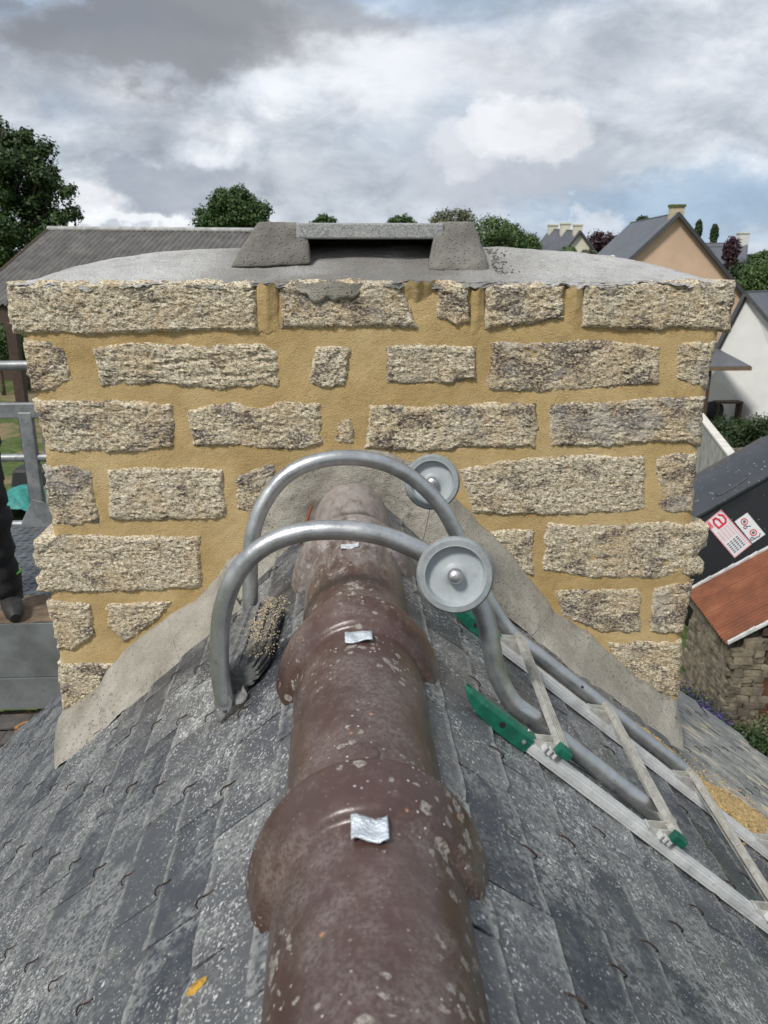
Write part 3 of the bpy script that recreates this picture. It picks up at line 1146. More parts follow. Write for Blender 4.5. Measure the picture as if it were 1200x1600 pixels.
ZT = W(600, 447).z
ZB = W(600, 1290).z


def body_pt(a, b, face=0):
    z = ZT + (ZB - ZT) * b
    xl = interp_edge(LE, z) + 0.006 + 0.003 * fb(1, 2, z, 14, 3)
    xr = interp_edge(RE, z) - 0.006 + 0.003 * fb(5, 2, z, 14, 3)
    x = xl + (xr - xl) * a
    y = DY + 0.004 + 0.0045 * fb(x, 0, z, 7, 4) + 0.001 * fb(x, 3, z, 60, 2)
    e = min(a, 1 - a) * (xr - xl)
    if e < 0.012:
        y += (0.012 - e) * 0.6
    return Vector((x, y, z))


mb = MB()
mb.grid(220, 150, lambda a, b: body_pt(a, 1 - b))
# sides and back
NB = 60
for side in (0, 1):
    def sf(a, b):
        q = body_pt(side, 1 - b)
        y = q.y + (YB - q.y) * a
        return Vector((q.x + (0.003 * fb(9 + side, y, q.z, 9, 3)) * min(1, a * 8), y, q.z))
    mb.grid(30, 150, sf, flip=(side == 0))
mb.add([Vector((LE[0].x + .01, YB, ZT)), Vector((RE[0].x - .01, YB, ZT)), Vector((RE[-1].x - .006, YB, ZB)), Vector((LE[-1].x + .006, YB, ZB))], [(0, 1, 2, 3)])
mb.build('mortar_body', M['mortar'], chim, smooth=60)

# stones: top polyline and bottom polyline in picture coordinates, left to right
STONES = [
    # course 1
    ([(8, 449), (120, 446), (260, 446), (398, 446)], [(17, 521), (140, 523), (260, 519), (402, 516)], 'LT'),
    ([(437, 447), (520, 444), (622, 447)], [(440, 514), (540, 511), (656, 513)], 'T'),
    ([(682, 446), (735, 449)], [(682, 494), (712, 511), (735, 501)], 'T'),
    ([(757, 452), (820, 449), (884, 452)], [(760, 513), (830, 508), (882, 496)], 'T'),
    ([(914, 450), (1020, 446), (1152, 447)], [(909, 511), (1010, 518), (1085, 514), (1142, 519)], 'RT'),
    # course 2
    ([(34, 531), (70, 532), (98, 546)], [(47, 612), (80, 610), (113, 590)], 'L'),
    ([(143, 541), (230, 537), (340, 540), (411, 537), (430, 552)], [(158, 604), (240, 600), (330, 608), (436, 603)], ''),
    ([(492, 546), (520, 541), (550, 545)], [(483, 597), (505, 608), (538, 603)], ''),
    ([(604, 541), (680, 538), (744, 545)], [(605, 598), (690, 602), (747, 592)], ''),
    ([(770, 536), (850, 534), (940, 533), (1034, 541)], [(765, 611), (830, 612), (920, 610), (1032, 600)], ''),
    ([(1060, 541), (1090, 534), (1122, 533)], [(1058, 590), (1080, 600), (1107, 606)], 'R'),
    # course 3
    ([(50, 628), (110, 625), (190, 628), (264, 636)], [(75, 708), (140, 706), (205, 710), (270, 698)], 'L'),
    ([(291, 642), (360, 630), (418, 638), (440, 627), (500, 630)], [(300, 698), (380, 699), (450, 704), (505, 697)], ''),
    ([(525, 656), (552, 652)], [(522, 692), (552, 693)], ''),
    ([(577, 632), (650, 636), (740, 633), (840, 632)], [(572, 700), (650, 708), (740, 700), (838, 701)], ''),
    ([(861, 631), (940, 628), (1030, 622), (1104, 620)], [(859, 697), (940, 700), (1020, 692), (1096, 696)], 'R'),
    # course 4
    ([(65, 731), (100, 728), (141, 733)], [(82, 821), (110, 823), (152, 818)], 'L'),
    ([(165, 735), (250, 731), (346, 735)], [(171, 811), (250, 816), (353, 810)], ''),
    ([(367, 750), (400, 732), (432, 724)], [(372, 792), (398, 812), (420, 780)], ''),
    ([(716, 735), (800, 718), (900, 714), (1010, 713)], [(742, 803), (800, 806), (900, 806), (1010, 800)], ''),
    ([(1031, 716), (1060, 711), (1091, 711)], [(1025, 798), (1050, 802), (1083, 801)], 'R'),
    # course 5
    ([(51, 852), (90, 836), (200, 841), (313, 838)], [(57, 926), (150, 928), (240, 926), (314, 918)], 'LJ'),
    ([(754, 833), (800, 829), (835, 829)], [(768, 868), (800, 893), (833, 903)], ''),
    ([(853, 823), (940, 820), (1030, 815), (1108, 826)], [(852, 892), (930, 906), (1020, 906), (1100, 898)], 'RJ'),
    # course 6
    ([(72, 945), (100, 943), (142, 950)], [(88, 1015), (112, 1018), (146, 992)], 'L'),
    ([(163, 948), (210, 944), (272, 941)], [(168, 980), (195, 1006), (245, 966)], ''),
    ([(868, 925), (930, 921), (1003, 921)], [(880, 962), (940, 990), (1004, 992)], ''),
    ([(1025, 921), (1055, 914), (1085, 912)], [(1017, 988), (1040, 992), (1069, 990)], 'R'),
    # course 7
    ([(90, 1041), (130, 1038), (176, 1041)], [(97, 1112), (118, 1108), (150, 1078)], 'L'),
    ([(950, 1006), (1010, 1005), (1069, 1005)], [(975, 1062), (1015, 1085), (1060, 1092)], 'R'),
    # course 8, mostly behind the flashing
    ([(95, 1130), (120, 1128), (140, 1120)], [(90, 1195), (110, 1190), (125, 1170)], 'L'),
]


def polyat(pl, a):
    # resample by horizontal distance
    x0_, x1_ = pl[0][0], pl[-1][0]
    x = x0_ + (x1_ - x0_) * a
    for p_, q_ in zip(pl, pl[1:]):
        if p_[0] <= x <= q_[0] or (q_ is pl[-1]):
            f_ = 0 if q_[0] == p_[0] else (x - p_[0]) / (q_[0] - p_[0])
            return (x, p_[1] + (q_[1] - p_[1]) * f_)


def ridged(x, y, z, sc, oc=4):
    return mn.ridged_multi_fractal(Vector((x * sc, y * sc, z * sc)), 0.9, 2.1, oc, 1.0, 1.9)


def stone(top, bot, fl, idx):
    jit_ = 2.5
    top = [(u_ + (-jit_ if k_ == 0 else jit_ if k_ == len(top) - 1 else 0), v_ - jit_) for k_, (u_, v_) in enumerate(top)]
    bot = [(u_ + (-jit_ if k_ == 0 else jit_ if k_ == len(bot) - 1 else 0), v_ + jit_) for k_, (u_, v_) in enumerate(bot)]
    wpx = max(top[-1][0], bot[-1][0]) - min(top[0][0], bot[0][0])
    hpx = max(b_[1] for b_ in bot) - min(t_[1] for t_ in top)
    nu, nv = max(8, int(wpx / 2.6)), max(8, int(hpx / 2.6))
    proud = 0.0095 + 0.004 * ((idx * 37) % 10) / 10
    if 'T' in fl:
        proud = 0.015
    if idx in (13, 18):
        proud = 0.008
    L_, R_ = 'L' in fl, 'R' in fl
    grid = {}

    def pt(a, b):
        tp, bp = polyat(top, a), polyat(bot, a)
        if 'T' in fl:
            tp = (tp[0], tp[1] - 5)
        u = tp[0] + (bp[0] - tp[0]) * b
        v = tp[1] + (bp[1] - tp[1]) * b
        p = W(u, v, DY - proud * 0.5)
        # irregular outline, fading inwards
        eu = min(a, 1 - a) * wpx
        ev = min(b, 1 - b) * hpx
        k = max(0.0, 1 - min(eu, ev) / 18.0)
        jx = 0.0070 * fb(p.x + idx, 0, p.z, 26, 4) + 0.0026 * fb(p.x, idx, p.z, 90, 3)
        jz = 0.0062 * fb(p.x, idx, p.z + 7, 22, 4) + 0.0022 * fb(p.x, idx + 4, p.z, 110, 3)
        if 'J' in fl and ((L_ and a < 0.3) or (R_ and a > 0.7)):
            ka = (1 - a / 0.3) if L_ else (a - 0.7) / 0.3
            jx += (1 if L_ else -1) * ka * (0.024 * max(0, 1 - abs(b - 0.60) / 0.13) + 0.006 * fb(idx, 0, p.z, 30, 2))
        p.x += jx * k
        p.z += jz * k
        # split face
        e = min(eu, ev)
        rnd_ = min(1.0, e / 9.0)
        prof = proud * (1 - (1 - rnd_) ** 2.2)
        face = 0.0026 * fb(p.x, idx * 1.7, p.z * 1.6, 14, 3) + 0.0026 * fb(p.x, idx, p.z * 1.8, 48, 3) + 0.0026 * (ridged(p.x, idx, p.z * 1.7, 60, 4) - 1.0) + 0.0022 * fb(p.x, 0, p.z * 1.5, 150, 3)
        if idx == 6:
            face += 0.004 * (ridged(p.x * 0.35, 3, p.z * 2.2, 30, 3) - 1)
        y = DY + 0.010 - prof - face * (0.5 + 0.5 * rnd_)
        return Vector((p.x, y, p.z))
    m = MB()
    pts = [[pt(i / nu, j / nv) for i in range(nu + 1)] for j in range(nv + 1)]
    vs = [q for r_ in pts for q in r_]
    fs = []
    for j in range(nv):
        for i in range(nu):
            fs.append((j * (nu + 1) + i, (j + 1) * (nu + 1) + i, (j + 1) * (nu + 1) + i + 1, j * (nu + 1) + i + 1))
    # border loop going back into the wall
    loop = [(0, i) for i in range(nu + 1)] + [(j, nu) for j in range(1, nv + 1)] + [(nv, i) for i in range(nu - 1, -1, -1)] + [(j, 0) for j in range(nv - 1, 0, -1)]
    deep = 0.05
    layers = [0.012, deep]
    if L_ or R_:
        deep = 0.16 + 0.10 * ((idx * 13) % 7) / 7
        layers = [deep * k_ / 14 for k_ in range(1, 15)]
    prev = [j * (nu + 1) + i for j, i in loop]
    cx = sum(q.x for q in vs) / len(vs)
    cz = sum(q.z for q in vs) / len(vs)
    for d_ in layers:
        cur = []
        for (j, i) in loop:
            q = pts[j][i]
            y = DY + 0.013 + d_
            nz = 0.0
            if (L_ and i < 3) or (R_ and i > nu - 3):
                nz = 0.004 * fb(q.x, y, q.z * 1.6, 24, 3) + 0.003 * (ridged(y, idx, q.z, 40, 3) - 1)
            q2 = Vector((q.x + (nz if R_ else -nz), y, q.z + 0.002 * fb(q.x, y, q.z, 30, 2)))
            if d_ == layers[-1]:
                q2.x += (cx - q2.x) * 0.02
            cur.append(len(vs))
            vs.append(q2)
        n_ = len(loop)
        for k_ in range(n_):
            k2 = (k_ + 1) % n_
            fs.append((prev[k_], prev[k2], cur[k2], cur[k_]))
        prev = cur
    fs.append(tuple(prev))
    m.add(vs, fs)
    return m


for idx, (tp, bt, fl) in enumerate(STONES):
    o = stone(tp, bt, fl, idx).build('stone', M['stone'], chim, smooth=40)

# stones on the two flanks, behind the corner stones
zs = [W(600, v).z for v in (448, 531, 628, 724, 834, 942, 1040, 1150)]
for side, E_ in ((-1, LE), (1, RE)):
    for k in range(len(zs) - 1):
        zt, zb_ = zs[k] - 0.006, zs[k + 1] + 0.022
        y = DY + 0.30 + 0.05 * (k % 2)
        rr = random.Random(k * 3 + side)
        while y < YB - 0.05:
            ln = min(rr.uniform(0.14, 0.26), YB - y)
            m = MB()

            def ff(a, b, y=y, ln=ln, zt=zt, zb_=zb_):
                yy = y + ln * a
                zz = zb_ + (zt - zb_) * b
                e = min(min(a, 1 - a) * ln, min(b, 1 - b) * (zt - zb_)) / 0.014
                e = min(1, e)
                x = interp_edge(E_, zz) + side * (-0.012 + 0.022 * e + 0.004 * fb(k, yy, zz, 22, 4))
                return Vector((x, yy, zz))
            m.grid(20, 12, ff, flip=(side < 0))
            m.build('stone', M['stone'], chim, smooth=40)
            y += ln + 0.022

# cement crown: low dome over the stack
CXL, CXR = W(16, 447).x, W(1138, 447).x
ZC = ZT


def crown_z(x, y):
    a = (x - CXL) / (CXR - CXL)
    b = (y - (DY - 0.02)) / (YB - DY + 0.04)
    a = min(1, max(0, a))
    b = min(1, max(0, b))
    hx = 1 - abs(2 * a - 1) ** 3.0
    hy = 1 - abs(2 * b - 1) ** 2.0
    z = ZC + 0.006 + 0.083 * (hx ** 0.62) * (hy ** 1.7)
    z += 0.0035 * fb(x, y, 0, 9, 4) + 0.002 * fb(x * 0.5, y * 2, 3, 30, 3)
    return z


mb = MB()


def crown_pt(a, b):
    x = CXL + (CXR - CXL) * a
    yf = DY + 0.004 + 0.010 * fb(x, 0, 5, 12, 5)
    xx = x + 0.004 * fb(0, b * 3, a, 8, 3)
    y = yf + (YB - yf + 0.02) * b
    return Vector((xx, y, crown_z(x, y)))


mb.grid(230, 90, crown_pt)
top_n = 231 * 91
# skirt: front edge hangs unevenly over the stones
sk = MB()


def skirt(a, b):
    p_ = crown_pt(a, 0)
    drop = 0.010 + 0.013 * fb(p_.x, 1, 0, 6, 4) + 0.007 * fb(p_.x, 1, 0, 38, 4)
    if 0.35 < a < 0.62:
        drop += 0.004
    if a > 0.55:
        drop += 0.002 * min(1, (a - 0.55) / 0.1)
    drop = max(0.003, drop)
    bulge = 0.003 * sin(pi * 0.5 * min(1, b * 2)) + 0.006 * fb(p_.x, b, 2, 40, 4)
    return Vector((p_.x, p_.y - bulge - 0.006 * b, p_.z - drop * b))


mb.grid(460, 6, lambda a, b: skirt(a, 1 - b))
for sd in (0, 1):
    mb.grid(90, 4, lambda a, b: crown_pt(sd, a) - Vector((0, 0, 0.03 * (1 - b))), flip=(sd == 0))
mb.grid(60, 1, lambda a, b: crown_pt(1 - a, 1) - Vector((0, 0, 0.05 * (1 - b))))
mb.build('crown', M['crown'], chim, smooth=60)
# ochre pointing that reaches up over the crown edge
for (u0, u1, vt, vb_) in ((400, 436, 444, 520), (625, 681, 440, 470), (736, 758, 452, 520), (884, 912, 449, 520)):
    m = MB()

    def fj(a, b, u0=u0, u1=u1, vt=vt, vb_=vb_):
        u = u0 + (u1 - u0) * a
        v = vt + (vb_ - vt) * b + 3 * sin(u * 0.35)
        p_ = W(u, v, DY)
        e = min(a, 1 - a) * 2
        p_.y = DY + 0.004 - 0.012 * (1 - b) * e ** 0.5 + 0.002 * fb(p_.x, 0, p_.z, 40, 3) - 0.010 * (1 - b) * e ** 0.5
        return p_
    m.grid(16, 24, fj, flip=True)
    m.build('mortar_joint', M['mortar'], chim, smooth=180)
# grey smear on the second cap stone
m = MB()


def fsm(a, b):
    u, v = 462 + 104 * a, 441 + 34 * b * (0.35 + 0.65 * sin(pi * a) + 0.35 * fb(a * 5, 2, 0, 1, 3)) + 2 * sin(a * 9)
    p_ = W(u, v, DY - 0.018)
    e = min(a, 1 - a, 1 - b) * 5
    p_.y = DY - 0.013 * min(1, e + 0.2) - 0.002 + 0.002 * fb(p_.x, 0, p_.z, 40, 2)
    return p_


m.grid(24, 10, fsm, flip=True)
m.build('mortar_smear', M['flash'], chim, smooth=180)


# chimney cap: two mortar piers and a slab laid across
def blocky(quad_f, quad_b, nm, parent, rough_=0.0035, seed=0, n=26):
    """solid between a front quad and a back quad (tl, tr, br, bl), subdivided and roughened"""
    m = MB()

    def tri(a, b, c):
        f0, f1, f2, f3 = quad_f
        b0, b1, b2, b3 = quad_b
        F_ = (f0 * (1 - a) + f1 * a) * (1 - b) + (f3 * (1 - a) + f2 * a) * b
        B_ = (b0 * (1 - a) + b1 * a) * (1 - b) + (b3 * (1 - a) + b2 * a) * b
        p_ = F_ * (1 - c) + B_ * c
        # round the edges a little
        ea, eb, ec = (2 * a - 1), (2 * b - 1), (2 * c - 1)
        cen = (f0 + f2 + b0 + b2) / 4
        k = max(0, abs(ea) ** 6 + abs(eb) ** 6 + abs(ec) ** 6 - 1) * 0.022
        p_ = p_ + (cen - p_) * k
        nn = Vector((fb(p_.x + seed, p_.y, p_.z, 16, 4), fb(p_.x, p_.y + 5, p_.z, 16, 4), fb(p_.x, p_.y, p_.z + 9, 16, 4)))
        return p_ + nn * rough_ + nn.normalized() * 0.0008 * fb(p_.x, p_.y, p_.z, 120, 2)
    m.grid(n, n, lambda a, b: tri(a, 1 - b, 0))
    m.grid(n, n, lambda a, b: tri(1 - a, 1 - b, 1))
    m.grid(n, n, lambda a, b: tri(a, 0, b))
    m.grid(n, n, lambda a, b: tri(a, 1, 1 - b))
    m.grid(n, n, lambda a, b: tri(0, 1 - b, 1 - a))
    m.grid(n, n, lambda a, b: tri(1, 1 - b, a))
    o_ = m.build(nm, M['fresh'], parent, smooth=55)
    md_ = o_.modifiers.new('weld', 'WELD')
    md_.merge_threshold = 0.0008
    return o_


YF, YK = DY + 0.10, DY + 0.45
qf = [PY(402, 345, YF + 0.02), PY(478, 349, YF + 0.02), PY(487, 414, YF - 0.01), PY(357, 419, YF - 0.02)]
qb = [PY(412, 352, YK), PY(480, 354, YK), PY(480, 402, YK), PY(385, 402, YK)]
blocky(qf, qb, 'pier', chim, 0.0035, 1)
qf = [PY(680, 347, YF + 0.02), PY(741, 345, YF + 0.02), PY(767, 428, YF - 0.03), PY(668, 424, YF - 0.03)]
qb = [PY(676, 354, YK), PY(735, 352, YK), PY(750, 402, YK), PY(672, 402, YK)]
blocky(qf, qb, 'pier', chim, 0.0035, 5)
a_, b_ = PY(472, 348, YF + 0.01), PY(684, 349, YF + 0.01)
c_ = PY(472, 373, YF + 0.01)
mb = MB()
hh = a_.z - c_.z
for k in range(1):
    mb.box(((a_.x + b_.x) / 2, (YF + 0.01 + YK - 0.02) / 2, a_.z - hh / 2), (b_.x - a_.x + 0.03, YK - YF - 0.03, hh))
mb.build('slab', M['slab'], chim, bevel=0.004)
qf = [PY(470, 362, YK - 0.06), PY(690, 362, YK - 0.06), PY(690, 404, YK - 0.06), PY(470, 404, YK - 0.06)]
blocky(qf, [q_ + Vector((0, 0.05, 0)) for q_ in qf], 'pier', chim, 0.003, 9, 16)
# loose bits of mortar at the foot of the right pier
mb = MB()
for k in range(110):
    x = PY(770, 420, YF).x + random.expovariate(60)
    y = YF + random.uniform(-0.05, 0.12)
    r_ = random.uniform(0.0008, 0.0026)
    mb.box((x, y, crown_z(x, y) + r_ * 0.5), (r_ * 2, r_ * 1.6, r_ * 1.4), Matrix.Rotation(random.uniform(0, 3), 3, 'Z') @ Matrix.Rotation(random.uniform(-.6, .6), 3, 'X'))
o = mb.build('mortar_crumb', M['fresh'], chim)
o['kind'] = 'stuff'

# cement flashing: a fillet from the wall down on to the slates
UPR = [(88, 1130), (97, 1113), (150, 1078), (172, 1045), (205, 1008), (262, 966), (298, 948), (338, 905), (352, 880), (375, 868), (392, 838), (408, 795), (442, 748), (490, 717), (560, 705),
       (603, 708), (645, 725), (700, 770), (738, 806), (800, 868), (850, 935), (870, 960), (922, 992), (985, 1052), (1035, 1086), (1058, 1100), (1064, 1125)]
LOW = [(84, 1205), (110, 1185), (160, 1140), (205, 1105), (250, 1068), (285, 1042), (325, 1010), (365, 968), (390, 940), (412, 915), (430, 896), (448, 880), (462, 862), (492, 835), (552, 805),
       (612, 835), (640, 850), (668, 868), (700, 885), (745, 925), (800, 972), (850, 1008), (905, 1058), (955, 1115), (1010, 1150), (1045, 1178), (1069, 1192)]


def flash_piece(i0, i1, a0=0.0, a1=1.0):
    m = MB()
    n_per = 14

    def seq(pl, t_):
        i_ = min(int(t_), len(pl) - 2)
        f_ = t_ - i_
        return (pl[i_][0] * (1 - f_) + pl[i_ + 1][0] * f_, pl[i_][1] * (1 - f_) + pl[i_ + 1][1] * f_)

    def ft(a, b):
        t_ = i0 + (i1 - i0) * a
        uu, vu = seq(UPR, t_)
        ul, vl = seq(LOW, t_)
        p1 = W(uu, vu, DY - 0.016)
        side_ = -1 if ul < 552 else 1
        q = roofpix(side_, ul, vl, 0.016)
        yl = min(q.y, DY - 0.03)
        if 470 < ul < 634:
            yl = DY - 0.014 - 0.06 * (abs(ul - 552) / 82) ** 2
        dd = abs(ul - 552)
        if dd < 172:
            yl = max(yl, DY - 0.014 - 0.13 * max(0, dd - 60) / 112)
        yl = max(yl, DY - 0.20)
        p2 = PY(ul, vl, yl)
        edge = 0.009 * fb(t_, 3, 0, 1.6, 5)
        p_ = p1 * (1 - b) + p2 * b
        p_.z += edge * (1 if b < 0.1 or b > 0.9 else 0.4)
        swell = 0.010 * sin(pi * b)
        p_.y -= swell + 0.008 * fb(p_.x, 0, p_.z, 7, 3) + 0.0028 * fb(p_.x, 0, p_.z, 32, 4)
        return p_
    nn = int((i1 - i0) * n_per)
    m.grid(nn, 44, lambda a, b: ft(a, 1 - b))
    # thickness at the top and bottom edges
    m.grid(nn, 2, lambda a, b: ft(a, 0) + Vector((0, 0.03 * b, 0)))
    m.grid(nn, 2, lambda a, b: ft(a, 1) + Vector((0, 0.04 * (1 - b), -0.012 * (1 - b))))
    for e in (0, 1):
        m.grid(44, 2, lambda a, b: ft(e, a) + Vector((0, 0.03 * b, 0)), flip=(e == 0))
    return m.build('cement_fillet', M['flash'], chim, smooth=60)


flash_piece(0, 5.0)
flash_piece(5.015, 16.6)
flash_piece(16.62, 20.6)
flash_piece(20.63, 26)
# clay cheek left of the topmost tile
m = MB()
m.tube([PY(487, 790, DY - 0.06), PY(474, 830, DY - 0.08), PY(468, 856, DY - 0.10)], [0.003, 0.005, 0.004], 8)
m.build('clay_shard', M['rust'], chim, smooth=180)

# ------------------------------------------------------------------ roof ladder
LY0, LY1 = 1.045, 1.425
nR, sR, pR = SIDES[1]


def lad(s, y, off):
    # the ladder lies slightly skew to the slope
    return roofpt(1, s + 0.075 * (y - LY0), y - 0.06 * (s - 0.5), off)


lad_loc = roofpt(1, 0.6, 1.23, 0.03)
ladder = empty('roof_ladder', lad_loc, 'aluminium roof ladder with green end caps lying on the right slope', 'ladder')
sv = (lad(1.2, 1, 0) - lad(0.2, 1, 0)).normalized()
yv = nR.cross(sv).normalized()
if yv.y < 0:
    yv = -yv
yv = (yv + sv * 0.015).normalized()
MR = Matrix((sv, yv, nR)).transposed()


def lbox(mb_, s, y, off, ls, ly, lo):
    mb_.box(lad(s, y, off), (ls, ly, lo), MR)


for yy, st in ((LY0, 0.235), (LY1, 0.235)):
    m = MB()
    s1 = 3.0
    sm = (st + s1) / 2
    lbox(m, sm, yy, 0.028, s1 - st, 0.019, 0.021)
    lbox(m, sm, yy - 0.010, 0.028, s1 - st - 0.01, 0.0018, 0.011)
    m.build('side_rail', M['alu'], ladder, bevel=0.003)
    # green end cap, tapering to its tip
    m = MB()
    prof = []
    for k, (s_, hh_, wv) in enumerate(((st - 0.060, 0.008, 0.006), (st - 0.048, 0.016, 0.016), (st - 0.025, 0.024, 0.024), (st + 0.02, 0.030, 0.025), (st + 0.078, 0.030, 0.025))):
        zc = 0.030 + (0.012 if k == 0 else 0.007 if k == 1 else 0.002 if k == 2 else 0.0)
        c = lad(s_, yy, zc)
        prof.append([c - yv * wv / 2 + nR * (hh_ / 2 - 0.006), c - yv * (wv / 2 - 0.005) + nR * hh_ / 2, c + yv * (wv / 2 - 0.005) + nR * hh_ / 2, c + yv * wv / 2 + nR * (hh_ / 2 - 0.006), c + yv * wv / 2 - nR * hh_ / 2, c - yv * wv / 2 - nR * hh_ / 2])
    vs = [q for r_ in prof for q in r_]
    fs = []
    for a in range(len(prof) - 1):
        for k in range(6):
            k2 = (k + 1) % 6
            fs.append((a * 6 + k, a * 6 + k2, (a + 1) * 6 + k2, (a + 1) * 6 + k))
    fs.append(tuple(range(5, -1, -1)))
    fs.append(tuple((len(prof) - 1) * 6 + k for k in range(6)))
    m.add(vs, fs)
    cap = m.build('end_cap', M['green'], ladder, bevel=0.002)
    m = MB()
    m.lathe([(0.0035, 0), (0.0035, 0.0020), (0.002, 0.0026)], lad(st + 0.065, yy - 0.0127, 0.030), -yv, 12)
    m.build('rivet', M['bolt'], cap, smooth=40)
    m = MB()
    m.lathe([(0.0035, 0), (0.0035, 0.0015), (0.002, 0.002)], lad(st + 0.065, yy, 0.0450), nR, 12)
    m.build('rivet', M['bolt'], cap, smooth=40)
    m = MB()
    m.lathe([(0.005, -0.001), (0.005, 0.0008)], lad(st + 0.02, yy - 0.0127, 0.031), -yv, 12)
    m.build('rivet_hole', M['hole'], cap)
for k in range(11):
    s_ = 0.335 + 0.2475 * k
    m = MB()
    ya_, yb_ = LY0 - 0.012, LY1 + 0.028
    yc, ln = (ya_ + yb_) / 2, yb_ - ya_
    lbox(m, s_ + 0.02, yc, 0.058, 0.023, ln, 0.008)
    for q in (-0.009, -0.003, 0.003, 0.009):
        lbox(m, s_ + 0.02 + q, yc, 0.0628, 0.0028, ln, 0.0026)
    lbox(m, s_ + 0.031, yc, 0.050, 0.0025, ln, 0.016)
    r_o = m.build('rung', M['tread'], ladder, bevel=0.0008)
    # triangular side brackets carry the tread
    for yy in (LY0, LY1):
        m = MB()
        for q in (-0.013, 0.013):
            pts = [lad(s_ - 0.025, yy + q * 0.8, 0.038), lad(s_ + 0.032, yy + q * 0.8, 0.038), lad(s_ + 0.032, yy + q * 0.8, 0.060), lad(s_ + 0.009, yy + q * 0.8, 0.060)]
            m.prism(pts, yv * 0.0025)
        lbox(m, s_ + 0.002, yy, 0.041, 0.054, 0.021, 0.003)
        m.build('bracket', M['tread'], ladder)
    m = MB()
    lbox(m, s_ + 0.021, ya_ - 0.006, 0.056, 0.027, 0.014, 0.015)
    lbox(m, s_ + 0.021, ya_ - 0.001, 0.058, 0.025, 0.010, 0.015)
    m.build('rung_cap', M['green'], ladder, bevel=0.003)
    m = MB()
    for q in (-0.010, 0.0, 0.010):
        lbox(m, s_ + 0.004 + q, ya_ - 0.004, 0.044, 0.003, 0.012, 0.010)
    m.build('rung_stub', M['alu'], ladder)

# ------------------------------------------------------------------ ridge hook (two bent tubes, two wheels, rubber pad)
hook = empty('ridge_hook', (0.05, 1.35, -0.55), 'galvanised tubular ridge hook with two grey wheels arching over the ridge tiles', 'roof hook')


def spline(pts, n=10):
    P_ = [pts[0]] + list(pts) + [pts[-1]]
    out = []
    for i in range(1, len(P_) - 2):
        for k in range(n):
            t_ = k / n
            a, b, c, d = P_[i - 1], P_[i], P_[i + 1], P_[i + 2]
            out.append(0.5 * ((2 * b) + (c - a) * t_ + (2 * a - 5 * b + 4 * c - d) * t_ ** 2 + (3 * b - a - 3 * c + d) * t_ ** 3))
    out.append(pts[-1])
    return out


TR = 0.0158
near_px = [(350, 1092, 1.185), (344, 1050, 1.185), (343, 1000, 1.185), (350, 945, 1.185), (374, 890, 1.185), (415, 852, 1.185), (470, 832, 1.185), (530, 828, 1.185), (585, 834, 1.185), (628, 848, 1.185), (680, 874, 1.18),
           (722, 905, 1.175), (752, 950, 1.17), (766, 1000, 1.16), (776, 1050, 1.155)]
pn = [PY(u, v, y) for u, v, y in near_px]
for (s_, y_) in ((0.300, 1.152), (0.345, 1.148), (0.50, 1.135), (0.66, 1.12)):
    pn.append(roofpt(1, s_, y_, TR + 0.020))
m = MB()
m.tube(spline(pn, 8), TR, 20)
m.build('bent_tube', M['galv'], hook, smooth=50)
far_px = [(392, 975, 1.475), (391, 930, 1.48), (391, 880, 1.49), (396, 830, 1.50), (413, 785, 1.51), (445, 745, 1.52), (490, 722, 1.53), (545, 715, 1.54), (600, 724, 1.55), (650, 751, 1.56), (688, 790, 1.56), (712, 832, 1.56),
          (735, 880, 1.555), (756, 925, 1.55)]
pf = [PY(u, v, y) for u, v, y in far_px]
for (s_, y_) in ((0.40, 1.545), (0.50, 1.53), (0.62, 1.52), (0.80, 1.505), (0.93, 1.495)):
    pf.append(roofpt(1, s_, y_, TR + 0.020))
m = MB()
m.tube(spline(pf, 8), TR, 20)
m.build('bent_tube', M['galv'], hook, smooth=50)
m = MB()
for (s_, y_) in ((0.372, 1.145), (0.52, 1.133)):
    c = roofpt(1, s_, y_ - TR * 0.72, 2 * TR + 0.016 - TR * 0.28)
    m.lathe([(0.0036, -0.001), (0.0036, 0.0012)], c, (nR - Vector((0, 1, 0))).normalized(), 12)
for (s_, y_) in ((0.46, 1.537), (0.60, 1.52)):
    c = roofpt(1, s_, y_ - TR * 0.72, 2 * TR + 0.016 - TR * 0.28)
    m.lathe([(0.0036, -0.001), (0.0036, 0.0012)], c, (nR - Vector((0, 1, 0))).normalized(), 12)
m.build('tube_hole', M['hole'], hook)
# cross tube and ribbed rubber pad on the left slope
nL, sL, pL = SIDES[-1]
ca = pn[0] + Vector((0, 0.0, 0))
cb = pf[0]
m = MB()
m.tube([ca - Vector((0, 0.012, 0)), cb + Vector((0, 0.03, 0))], TR * 0.95, 16)
m.lathe([(0.003, -TR), (TR * 0.7, -TR * 0.72), (TR * 0.97, -TR * 0.2), (TR * 0.97, TR * 0.2), (TR * 0.7, TR * 0.72), (0.003, TR)], ca, (0, 0, 1), 18)
m.build('cross_tube', M['galv'], hook, smooth=50)
m = MB()
ax_ = (cb - ca).normalized()
a1 = ax_.cross(Vector((0, 0, 1))).normalized()
b1 = ax_.cross(a1)
seg = 96
ringp = []
for k in range(seg):
    q = 2 * pi * k / seg
    rr_ = 0.030 + 0.0036 * (1 if (k // 3) % 2 else -0.5)
    d_ = a1 * cos(q) * rr_ * 1.25 + b1 * sin(q) * rr_ * 0.95
    ts_, tn_ = d_.dot(sL), d_.dot(nL)
    d_ = sL * (ts_ * 1.45 - 0.032) + nL * (tn_ * 0.85 + 0.006)
    ringp.append(d_)
vs, fs = [], []
L0, L1 = ca + ax_ * 0.025, cb + ax_ * -0.015
